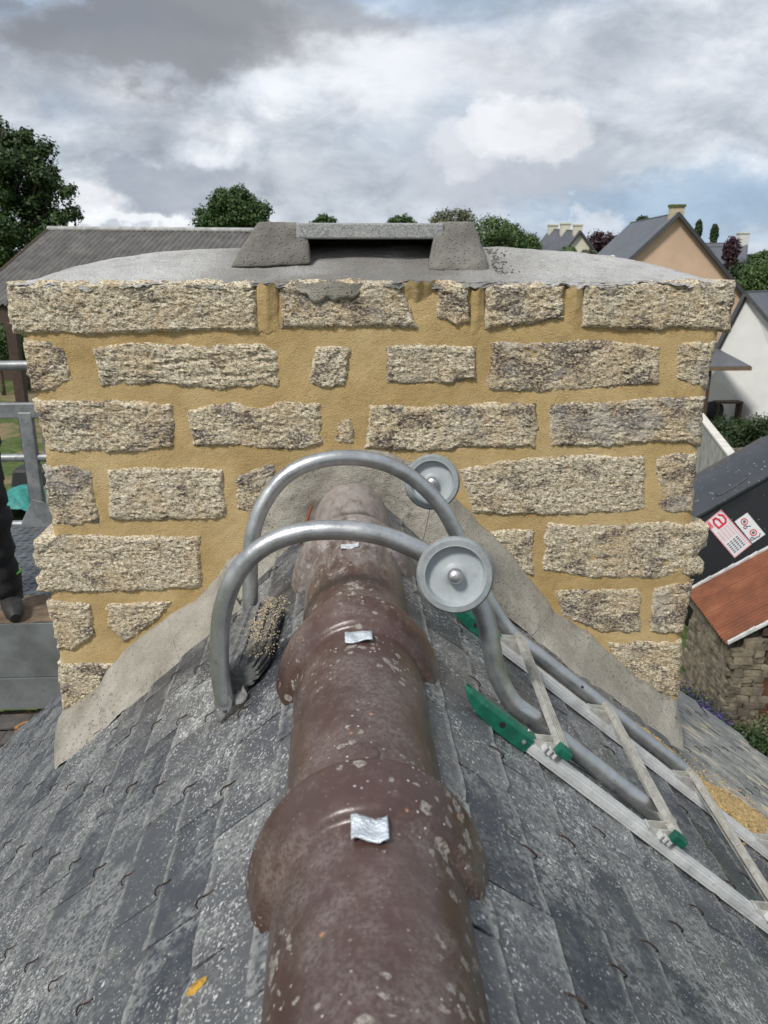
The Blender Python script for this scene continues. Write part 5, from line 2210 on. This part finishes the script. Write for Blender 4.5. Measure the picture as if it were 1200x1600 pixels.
# the big sticker: a = 0..1 along the short top edge, b = 0..1 along the long side
pts, st = sticker([(1100, 817), (1126, 796), (1174, 850), (1147, 872)], 'sticker', 'sticker')
st['label'] = 'white sticker with pink border, red letter a and rows of small print'
bars(st, pts, [(0.0, 0.0, 1.0, 0.02), (0.0, 0.98, 1.0, 1.0), (0.94, 0.02, 1.0, 0.98), (0.0, 0.02, 0.05, 0.98), (0.84, 0.08, 0.87, 0.95), (0.0, 0.02, 0.22, 0.20)], 'pink', 0.0045, 'sticker_border')


def ribbon(pts, path, wd_, mat, parent, off, nm):
    m_ = MB()
    P3 = [inquad(pts, a, b, off) for a, b in path]
    for p_, q_ in zip(P3, P3[1:]):
        t_ = (q_ - p_).normalized()
        s_ = nf.cross(t_) * wd_
        m_.prism([p_ - s_ - t_ * wd_ * .5, p_ + s_ - t_ * wd_ * .5, q_ + s_ + t_ * wd_ * .5, q_ - s_ + t_ * wd_ * .5], nf * (0.002))
    return m_.build(nm, M[mat], parent)


# letter a, reading upright when the sticker lies on its long side
ribbon(pts, [(0.74, 0.05), (0.86, 0.12), (0.86, 0.22), (0.74, 0.28), (0.34, 0.28)], 0.022, 'red', st, 0.006, 'letter')
ribbon(pts, [(0.60, 0.28), (0.60, 0.14), (0.52, 0.07), (0.40, 0.07), (0.32, 0.14), (0.34, 0.28)], 0.022, 'red', st, 0.0065, 'letter')
bars(st, pts, [(0.05 + 0.03 * k, 0.05, 0.065 + 0.03 * k, 0.18) for k in range(5)], 'red', 0.0065, 'small_print')
bars(st, pts, [(0.14 + 0.17 * c_, 0.34 + 0.040 * r_, 0.25 + 0.17 * c_, 0.358 + 0.040 * r_) for c_ in range(4) for r_ in range(7)], 'pink', 0.0045, 'small_print')
bars(st, pts, [(0.14 + 0.17 * c_, 0.66 + 0.046 * r_, 0.25 + 0.17 * c_, 0.684 + 0.046 * r_) for c_ in range(4) for r_ in range(6)], 'ink', 0.0045, 'small_print')
pts, st = sticker([(1147, 815), (1167, 801), (1195, 835), (1175, 849)], 'sticker', 'sticker')
st['label'] = 'small white sticker with two ringed marks and handwriting'


def circle(ca_, cb_, ra, rb_, n_=14, a0=0, a1=2 * pi):
    return [(ca_ + ra * cos(a0 + (a1 - a0) * k / n_), cb_ + rb_ * sin(a0 + (a1 - a0) * k / n_)) for k in range(n_ + 1)]


ribbon(pts, circle(0.48, 0.20, 0.20, 0.11), 0.011, 'red', st, 0.0045, 'ring_mark')
ribbon(pts, circle(0.48, 0.70, 0.20, 0.11), 0.011, 'red', st, 0.0045, 'ring_mark')
ribbon(pts, circle(0.48, 0.20, 0.06, 0.03), 0.011, 'ink', st, 0.0045, 'ring_mark')
ribbon(pts, circle(0.48, 0.70, 0.06, 0.03), 0.011, 'ink', st, 0.0045, 'ring_mark')
ribbon(pts, circle(0.30, 0.38, 0.10, 0.05) + [(0.5, 0.42), (0.62, 0.46)], 0.009, 'ink', st, 0.0045, 'handwriting')
ribbon(pts, circle(0.16, 0.86, 0.10, 0.05) + [(0.3, 0.92), (0.45, 0.90), (0.6, 0.94), (0.8, 0.86)], 0.009, 'ink', st, 0.0045, 'handwriting')

# ------------------------------------------------------------------ stone shed with rusty roof
EZ = -5.55
E1 = PZ(1146, 1004, EZ)
E2 = PZ(1084, 925, EZ)
ed = (E2 - E1)
edn = Vector((ed.x, ed.y, 0)).normalized()
G1 = PY(1215, 952, E1.y - 0.15)
rise = (G1 - E1)
acr = Vector((edn.y, -edn.x, 0))
if acr.x < 0:
    acr = -acr
slope_v = (acr * cos(radians(33)) + Vector((0, 0, sin(radians(33))))).normalized()
shed = empty('shed', (E1.x + 0.8, E1.y + 1.2, GZ), 'small rubble-stone shed with rusty corrugated iron roof and brown plank door at right', 'shed')
RL = 2.2
edL = ed.length + 0.05
NSH = 4
for k in range(NSH):
    m = MB()

    def fr(a, b, k=k):
        t_ = (k + a * 1.03) / NSH * edL
        s = -0.12 + b * (RL + 0.12)
        return E1 + edn * t_ + slope_v * s + Vector((0, 0, 0.03 + 0.012 * cos(2 * pi * t_ / 0.09) + 0.004 * k))
    m.grid(56, 8, fr)
    m.build('roof_sheet', M['rust'], shed, smooth=180)
apx = E1 + slope_v * RL
# second slope falls away on the far side
m = MB()
dn2 = Vector((slope_v.x, slope_v.y, -slope_v.z))
m.prism([apx, apx + edn * edL, apx + edn * edL + dn2 * RL, apx + dn2 * RL], (0, 0, -0.03))
m.build('rear_roof', M['rust'], shed)
m = MB()
for off_, th in ((-0.03, 1), (edL, 1)):
    m = MB()
    p_ = E1 + edn * off_ - slope_v * 0.10
    q_ = apx + edn * off_
    N_ = 16
    pts_ = []
    for i in range(N_):
        if off_ < 0 and i in (5, 9):
            continue
        a = p_ + (q_ - p_) * (i / N_)
        b2 = p_ + (q_ - p_) * ((i + 1) / N_)
        m.prism([a + Vector((0, 0, 0.03)), b2 + Vector((0, 0, 0.03)), b2 + Vector((0, 0, 0.075 + 0.01 * (i % 3))), a + Vector((0, 0, 0.075))], edn * 0.05)
        if i in (4, 8, 15):
            m.build('verge_mortar', M['verge'], shed)
            m = MB()
# walls: core plus individual stones
inner = 0.10
c1 = E1 + acr * inner + edn * inner
m = MB()
m.prism([Vector((c1.x, c1.y, GZ)), Vector((c1.x, c1.y, EZ - 0.02)), (c1 + slope_v * (RL - 0.1)) + Vector((0, 0, -0.05)), (c1 + dn2 * (RL - 0.1) + slope_v * (RL - 0.1)) + Vector((0, 0, -0.05)), Vector((c1.x, c1.y, GZ)) + acr * (2 * RL * cos(radians(33)) - 0.2)], edn * (edL - 0.2))
m.build('wall', M['rubbledark'], shed)
smesh = []
rr = random.Random(12)
for k in range(8):
    m = MB()
    m.box((0, 0, 0), (1, 0.12, 1))
    m.v = [(v[0] + rr.uniform(-.07, .07), v[1] + rr.uniform(-.012, .012), v[2] + rr.uniform(-.08, .08)) for v in m.v]
    smesh.append(m.mesh('stone', M['rubble']))


def rubble_face(org, along, length, zlo, ztopf, parent, skip=None):
    z = zlo
    ang = atan2(along.y, along.x)
    while True:
        h_ = rr.uniform(0.07, 0.14)
        x = -rr.uniform(0, 0.1)
        placed = False
        while x < length:
            ln = rr.uniform(0.12, 0.34)
            xc = x + ln / 2
            if 0 <= xc <= length and z + h_ < ztopf(xc) and not (skip and skip(xc, z)):
                o_ = bpy.data.objects.new('stone', smesh[rr.randrange(8)])
                COL.objects.link(o_)
                o_.parent = parent
                p_ = org + along * xc
                o_.location = Vector((p_.x, p_.y, z + h_ / 2)) - Vector(parent.location)
                o_.rotation_euler = (0, 0, ang)
                o_.scale = (ln - 0.014, rr.uniform(0.9, 1.4), h_ - 0.012)
                placed = True
            x += ln
        z += h_
        if z > ztopf(length) and z > ztopf(0):
            break


rubble_face(E1 + edn * 0.08 + acr * 0.06, edn, edL - 0.1, GZ, lambda x: EZ + 0.0, shed)
gl = 1.45
rubble_face(E1 + edn * 0.06 + acr * 0.08, acr, gl, GZ, lambda x: EZ + tan(radians(33)) * x - 0.02, shed, skip=lambda x, z: x > 0.52 and z < EZ + 0.05)
# plank door
dr = E1 + edn * 0.02
door = MB()
d0 = dr + acr * 0.53
door.prism([Vector((d0.x, d0.y, GZ)), Vector((d0.x, d0.y, EZ + 0.10)), Vector((d0.x, d0.y, EZ + 0.10)) + acr * 0.9, Vector((d0.x, d0.y, GZ)) + acr * 0.9], edn * 0.03)
dro = door.build('door', M['rubbledark'], shed)
for k in range(7):
    m = MB()
    a = dr - edn * 0.02 + acr * (0.54 + k * 0.125)
    m.prism([Vector((a.x, a.y, GZ + 0.03)), Vector((a.x, a.y, EZ + 0.07)), Vector((a.x, a.y, EZ + 0.07)) + acr * 0.115, Vector((a.x, a.y, GZ + 0.03)) + acr * 0.115], edn * 0.025)
    m.build('plank', M['door'], dro)
for zz in (EZ - 0.12, GZ + 0.4):
    m = MB()
    a = dr - edn * 0.045 + acr * 0.56
    m.prism([Vector((a.x, a.y, zz)), Vector((a.x, a.y, zz + 0.10)), Vector((a.x, a.y, zz + 0.10)) + acr * 0.8, Vector((a.x, a.y, zz)) + acr * 0.8], edn * 0.02)
    m.build('ledge_board', M['door'], dro)
# lintel
m = MB()
a = dr - edn * 0.01 + acr * 0.42
m.prism([Vector((a.x, a.y, EZ + 0.12)), Vector((a.x, a.y, EZ + 0.24)), Vector((a.x, a.y, EZ + 0.24)) + acr * 1.2, Vector((a.x, a.y, EZ + 0.12)) + acr * 1.2], edn * 0.06)
m.build('lintel', M['brownwood'], shed)

# flowers and shrubs at its foot
bls = []
for k in range(14):
    f_ = k / 13
    u_, v_ = 1062 + 62 * f_, 1090 + 62 * f_
    p_ = PZ(u_, v_ + 18, GZ + 0.2)
    bls.append((Vector((p_.x, p_.y, GZ + 0.30 + rr.uniform(-.1, .1))), (0.22, 0.22, 0.28)))
lv = empty('lavender_bush', (bls[6][0].x, bls[6][0].y, GZ), 'purple flowering bush along the left foot of the stone shed', 'flowers')
leafcloud(bls, 16000, 0.022, 41, 0.9).build('foliage', M['dkbush'], lv)
leafcloud([(c + Vector((-0.03, -0.03, 0.08)), r) for c, r in bls], 5200, 0.016, 42, 0.75).build('flower', M['violet'], lv)
for i, (u_, v_, r_, mt, lb) in enumerate(((1130, 1178, 0.34, 'dkbush', 'dark low shrub at the near corner of the shed'), (1178, 1190, 0.40, 'dkbush', 'dark low shrub before the shed door'), (1205, 1165, 0.30, 'olive', 'rusty brown low plant by the shed door'),
                                          (1085, 1168, 0.35, 'dkbush', 'dark shrub under the purple flowers'))):
    p_ = PZ(u_, v_, GZ + 0.2)
    o = leafcloud([(Vector((p_.x, p_.y, GZ + 0.25)), (r_, r_, 0.3))], 5000, 0.03, 50 + i, 0.8).build('shrub', M[mt], loc=(p_.x, p_.y, GZ))
    tag(o, lb, 'shrub')

# ------------------------------------------------------------------ scaffold at the left
DZ = -1.70
scaf = empty('scaffold', (-2.2, 4.2, DZ), 'grey steel scaffold platform with guard rails beyond the left side of the chimney', 'scaffold')
Yn = PZ(40, 978, DZ).y
Yr = PZ(40, 820, DZ).y
xl_ = -4.6
xr_ = PZ(130, 900, DZ).x + 0.35
m = MB()
m.box(((xl_ + xr_) / 2, (Yn + Yr) / 2, DZ - 0.03), (xr_ - xl_, Yr - Yn, 0.06))
m.build('deck', M['plate'], scaf)
# raised lozenges of the tread plate
m = MB()
for iy in range(int((Yr - Yn) / 0.05)):
    for ix in range(int(1.7 / 0.05)):
        x = xr_ - 0.04 - ix * 0.05
        y = Yn + 0.04 + iy * 0.05
        an = radians(45 if (ix + iy) % 2 else -45)
        m.box((x, y, DZ + 0.0015), (0.034, 0.009, 0.004), Matrix.Rotation(an, 3, 'Z'))
o = m.build('tread_stud', M['plate'], scaf)
o['kind'] = 'stuff'
m = MB()
q = PZ(75, 955, DZ)
m.grid(24, 12, lambda a, b: Vector((q.x - 0.62 + 0.95 * a, Yn + 0.02 + 0.42 * b * (0.8 + 0.25 * fb(a, 0, 0, 4, 3)), DZ + 0.008 + 0.004 * fb(a, b, 0, 8, 3))))
m.build('plywood_sheet', M['plywood'], scaf, smooth=180)
m = MB()
zt1, zt2 = DZ + 0.015, PY(40, 1056, Yn).z
m.box(((xl_ + xr_) / 2, Yn - 0.006, (zt1 + zt2) / 2), (xr_ - xl_, 0.012, zt1 - zt2))
m.build('toe_board', M['zinc'], scaf)
zt3 = PY(40, 1104, Yn - 0.01).z
m = MB()
m.box(((xl_ + xr_) / 2, Yn - 0.012, (zt2 + zt3) / 2 - 0.004), (xr_ - xl_, 0.02, zt2 - zt3))
m.box(((xl_ + xr_) / 2 - 0.3, Yn - 0.025, zt2 - 0.004), (xr_ - xl_ - 0.6, 0.012, 0.008))
m.build('ledger', M['zinc'], scaf)


def rail(v0, r_, nm='guard_rail', box=False):
    z = PY(40, v0, Yr).z
    m_ = MB()
    if box:
        m_.box(((xl_ + xr_) / 2 - 0.0, Yr, z), (xr_ - xl_ - 0.2, 0.05, 0.095))
    else:
        m_.tube([(xl_, Yr, z), (xr_ - 0.1, Yr, z)], r_, 14)
    m_.build(nm, M['scaff'], scaf, smooth=40, bevel=0.006 if box else 0)
    return z


rail(571, 0.030)
rail(641, 0.045, box=True)
rail(715, 0.026)
rail(819, 0.026)
ztop_ = PY(45, 655, Yr).z
xpost = PY(52, 735, Yr - 0.01).x
m = MB()
m.box((xpost, Yr - 0.004, (ztop_ + DZ) / 2), (0.085, 0.05, ztop_ - DZ + 0.1))
m.build('post', M['scaff'], scaf, bevel=0.008)
m = MB()
m.box((xpost + 0.10, Yr + 0.02, (ztop_ + DZ) / 2), (0.05, 0.03, ztop_ - DZ))
m.build('post', M['zinc'], scaf, bevel=0.006)
m = MB()
pg = [Vector((xpost - 0.11, Yr - 0.045, DZ + 0.03)), Vector((xpost - 0.10, Yr - 0.045, DZ - 0.09)), Vector((xpost + 0.12, Yr - 0.045, DZ - 0.12)), Vector((xpost + 0.17, Yr - 0.045, DZ + 0.03)), Vector((xpost + 0.05, Yr - 0.045, DZ + 0.17)), Vector((xpost - 0.02, Yr - 0.045, DZ + 0.19))]
m.prism(pg, (0, 0.012, 0))
m.build('gusset', M['scaff'], scaf, bevel=0.004)
m = MB()
for xx in (xl_ + 0.3, xpost):
    for yy in (Yn + 0.3, Yr):
        m.tube([(xx, yy, DZ - 0.06), (xx, yy, GZ)], 0.025, 10)
m.build('standard', M['scaff'], scaf, smooth=40)
# dark post beyond
q = PY(33, 615, 10.5)
m = MB()
m.box((q.x, q.y, (PY(33, 505, 10.5).z + GZ) / 2), (0.12, 0.12, PY(33, 505, 10.5).z - GZ))
o = m.build('wooden_post', M['brownwood'], loc=(q.x, q.y, GZ))
tag(o, 'dark wooden post beyond the scaffold rail at the left edge', 'post')

# teal sheet over a heap on the grass
tp = PZ(35, 805, GZ + 0.02)
heap = empty('tarpaulin_heap', (tp.x, tp.y, GZ), 'heap under a crumpled teal tarpaulin behind the scaffold rail', 'tarpaulin')
m = MB()


def tarpf(a, b):
    x = (a - .5) * 1.5
    y = (b - .35) * 2.0
    z = 0.75 * max(0, 1 - (abs(x) / 0.82) ** 3) * max(0, 1 - (abs(y - 0.3) / 1.3) ** 3)
    z += 0.06 * (ridged(x, y, 0, 2.2, 3) - 1)
    return Vector((tp.x + x + 0.06 * fb(x, y, 0, 3, 2), tp.y + y, GZ + max(0.02, z)))


m.grid(50, 50, tarpf)
m.build('tarpaulin', M['teal'], heap, smooth=180)
m = MB()
m.box((tp.x, tp.y + 1.9, GZ + 0.5), (1.9, 0.9, 1.0), taper=0.8)
m.build('dark_cover', M['blacksheet'], heap, bevel=0.1)

# lower slate roof below the scaffold
lr = empty('lean_to_roof', (-1.9, 3.0, -2.3), 'dark lower lean-to roof spotted with orange lichen at the bottom left behind the verge', 'roof')
sm_ = MB()
kk = 0
for r_ in range(9):
    for k in range(17):
        x = -3.3 + k * 0.165 + (r_ % 2) * 0.08
        y = 2.62 + r_ * 0.11
        zz = -2.33 + r_ * 0.016 + 0.03 * (x + 2)
        m = MB()
        m.box((x, y + 0.06, zz), (0.158, 0.17, 0.008), Matrix.Rotation(-0.02, 3, 'X'))
        m.build('slate', M['lowslate'], lr)
m = MB()
m.box((-2.0, 3.1, -2.6), (2.9, 1.1, 0.4))
m.build('wall', M['rubble'], lr)


# ------------------------------------------------------------------ worker on the scaffold
def skin_figure(nm, verts, edges, radii, mat, parent, sub=2, root=0):
    me = bpy.data.meshes.new(nm)
    me.from_pydata([tuple(v) for v in verts], edges, [])
    o_ = bpy.data.objects.new(nm, me)
    COL.objects.link(o_)
    me.materials.append(mat)
    md_ = o_.modifiers.new('skin', 'SKIN')
    me.skin_vertices[0].data[root].use_root = True
    for i, r_ in enumerate(radii):
        rr_ = r_ if isinstance(r_, tuple) else (r_, r_)
        me.skin_vertices[0].data[i].radius = rr_
    md_.use_smooth_shade = True
    md_.branch_smoothing = 0.6
    s_ = o_.modifiers.new('sub', 'SUBSURF')
    s_.levels = s_.render_levels = sub
    if parent:
        o_.parent = parent
        o_.location = -Vector(parent.location)
    return o_


ft = PZ(6, 972, DZ)                     # right foot on the deck
px, py = ft.x - 0.16, ft.y + 0.10
man = empty('person', (px, py, DZ), 'worker in black trousers and black boots standing on the scaffold at the left edge', 'person')
V = Vector
b0 = V((px, py, DZ))
J = [b0 + V(t_) for t_ in (
    (-0.02, 0.00, 0.96),      # 0 pelvis
    (-0.08, 0.01, 1.12), (-0.16, 0.02, 1.30), (-0.22, 0.03, 1.46), (-0.25, 0.02, 1.56), (-0.27, 0.01, 1.70),   # spine, neck, head
    (0.09, 0.0, 0.90), (0.125, -0.02, 0.50), (0.15, 0.03, 0.10),      # right leg
    (-0.14, 0.0, 0.90), (-0.20, 0.02, 0.50), (-0.23, 0.08, 0.10),     # left leg
    (-0.03, 0.02, 1.44), (-0.02, -0.08, 1.17), (-0.10, -0.26, 1.02),   # right arm
    (-0.41, 0.04, 1.43), (-0.46, -0.06, 1.16), (-0.40, -0.24, 1.02))]
E_ = [(0, 1), (1, 2), (2, 3), (3, 4), (4, 5), (0, 6), (6, 7), (7, 8), (0, 9), (9, 10), (10, 11), (3, 12), (12, 13), (13, 14), (3, 15), (15, 16), (16, 17)]
Rr_ = [(0.15, 0.12), (0.145, 0.11), (0.155, 0.11), (0.14, 0.10), 0.055, 0.085, 0.105, 0.078, 0.060, 0.105, 0.078, 0.060, 0.062, 0.048, 0.036, 0.062, 0.048, 0.036]
skin_figure('body', J, E_, Rr_, M['work'], man)
# head with a face and a white helmet
hc = J[5]
m = MB()
m.lathe([(0.02, -0.12), (0.055, -0.105), (0.07, -0.06), (0.078, 0.0), (0.08, 0.05), (0.065, 0.10), (0.02, 0.125)], hc, (0, 0, 1), 24)
m.v = [(v[0], v[1] * 1.0 + (v[1] - hc.y) * 0.18, v[2]) for v in m.v]
m.lathe([(0.010, 0), (0.012, 0.012), (0.003, 0.03)], hc + V((0, -0.085, -0.01)), (0, -1, -0.25), 10)
for sx in (-1, 1):
    m.lathe([(0.006, 0), (0.018, 0.004), (0.012, 0.012), (0.002, 0.014)], hc + V((sx * 0.078, 0.01, -0.005)), (sx, 0.1, 0), 12)
hd_ = m.build('head', M['skin'], man, smooth=60)
m = MB()
for sx in (-1, 1):
    m.lathe([(0.009, 0), (0.007, 0.004), (0.002, 0.006)], hc + V((sx * 0.030, -0.086, 0.02)), (0, -1, 0), 10)
m.build('eye', M['hole'], hd_)
m = MB()
m.box(hc + V((0, -0.085, -0.052)), (0.042, 0.012, 0.006))
m.build('mouth', M['door'], hd_)
m = MB()
m.lathe([(0.128, 0.035), (0.118, 0.045), (0.108, 0.055), (0.104, 0.09), (0.085, 0.135), (0.05, 0.158), (0.01, 0.165)], hc, (0, 0, 1), 28)
m.build('helmet', M['helmet'], man, smooth=50)
# gloved hands with fingers
for sx, wj, ej in ((1, J[14], J[13]), (-1, J[17], J[16])):
    d = (wj - ej).normalized()
    sdv = d.cross(V((0, 0, 1))).normalized()
    upv = sdv.cross(d)
    vs = [wj, wj + d * 0.05, wj + d * 0.09]
    es = [(0, 1), (1, 2)]
    rs = [0.028, (0.036, 0.020), (0.038, 0.018)]
    for k in range(4):
        o0 = wj + d * 0.095 + sdv * (0.030 - 0.020 * k)
        ln = (0.068, 0.078, 0.072, 0.056)[k]
        i0 = len(vs)
        vs += [o0, o0 + d * ln * 0.5 - upv * 0.012, o0 + d * ln * 0.8 - upv * ln * 0.5]
        es += [(2, i0), (i0, i0 + 1), (i0 + 1, i0 + 2)]
        rs += [0.0095, 0.009, 0.0075]
    i0 = len(vs)
    tb = wj + d * 0.035 + sdv * 0.036 * sx
    vs += [tb, tb + d * 0.030 + sdv * 0.022 * sx - upv * 0.01, tb + d * 0.060 + sdv * 0.020 * sx - upv * 0.022]
    es += [(1, i0), (i0, i0 + 1), (i0 + 1, i0 + 2)]
    rs += [0.013, 0.011, 0.009]
    skin_figure('glove', vs, es, rs, M['boot'], man, 1)
# work trousers: fuller than the leg, with knee folds, pouch and belt
for (hip, knee, ank) in ((J[6], J[7], J[8]), (J[9], J[10], J[11])):
    m = MB()
    path, rad = [], []
    for k in range(24):
        f_ = k / 23
        p_ = hip.lerp(knee, f_ * 2) if f_ < 0.5 else knee.lerp(ank, f_ * 2 - 1)
        path.append(p_ + V((0.006 * sin(k * 1.7), 0.006 * cos(k * 2.1), 0.02 if k == 0 else 0)))
        rad.append((0.108 - 0.066 * f_) + 0.005 * sin(k * 2.4) + (0.012 if 0.45 < f_ < 0.56 else 0) + (0.022 if f_ > 0.9 else 0.018))
    m.tube(path, rad, 20)
    m.v = [(v[0] + 0.006 * fb(v[0], v[1], v[2], 12, 3), v[1] + 0.006 * fb(v[2], v[1], v[0], 12, 3), v[2]) for v in m.v]
    m.build('trouser_leg', M['work'], man, smooth=180)
m = MB()
m.lathe([(0.165, -0.035), (0.170, -0.02), (0.170, 0.02), (0.165, 0.035)], J[0] + V((0, 0, 0.08)), (0, 0, 1), 28)
m.build('belt', M['boot'], man, smooth=40)
m = MB()
m.box(b0 + V((0.165, -0.03, 0.90)), (0.05, 0.10, 0.12))
m.build('tool_pouch', M['boot'], man, bevel=0.01)
m = MB()
for k in range(4):
    m.box(b0 + V((0.145 + 0.018 * k, -0.128, 0.70 + 0.003 * k)), (0.010, 0.004, 0.018))
m.build('pocket_print', M['logo'], man)
m = MB()
m.box(b0 + V((0.155, -0.06, 0.70)), (0.13, 0.13, 0.17))
m.build('thigh_pocket', M['work'], man, bevel=0.012)
# boots
for k, ank in enumerate((J[8], J[11])):
    m = MB()
    m.tube([ank + V((0, 0.02, 0.10)), ank + V((0, 0.02, 0.02)), ank + V((0, 0.005, -0.035))], [0.062, 0.056, 0.060], 18)
    bt = m.build('boot', M['boot'], man, smooth=60)
    m = MB()
    dirx = V((0.45, -0.89, 0)) if k == 0 else V((-0.3, -0.95, 0))
    vs_, rs_ = [], []
    path = [ank + V((0, 0.0, -0.045)) - dirx * 0.06, ank + V((0, 0, -0.042)), ank + V((0, 0, -0.047)) + dirx * 0.08, ank + V((0, 0, -0.055)) + dirx * 0.15, ank + V((0, 0, -0.062)) + dirx * 0.19]
    m.tube(path, [0.036, 0.050, 0.048, 0.042, 0.022], 16)
    m.build('toe', M['boot'], bt, smooth=60)
m = MB()
m.tube([J[8] + V((0.064 * cos(a), 0.064 * sin(a) + 0.0, 0.10 + 0.01 * cos(a))) for a in [2 * pi * k / 20 for k in range(21)]], 0.005, 7)
m.build('lime_trim', M['lime'], man, smooth=180)
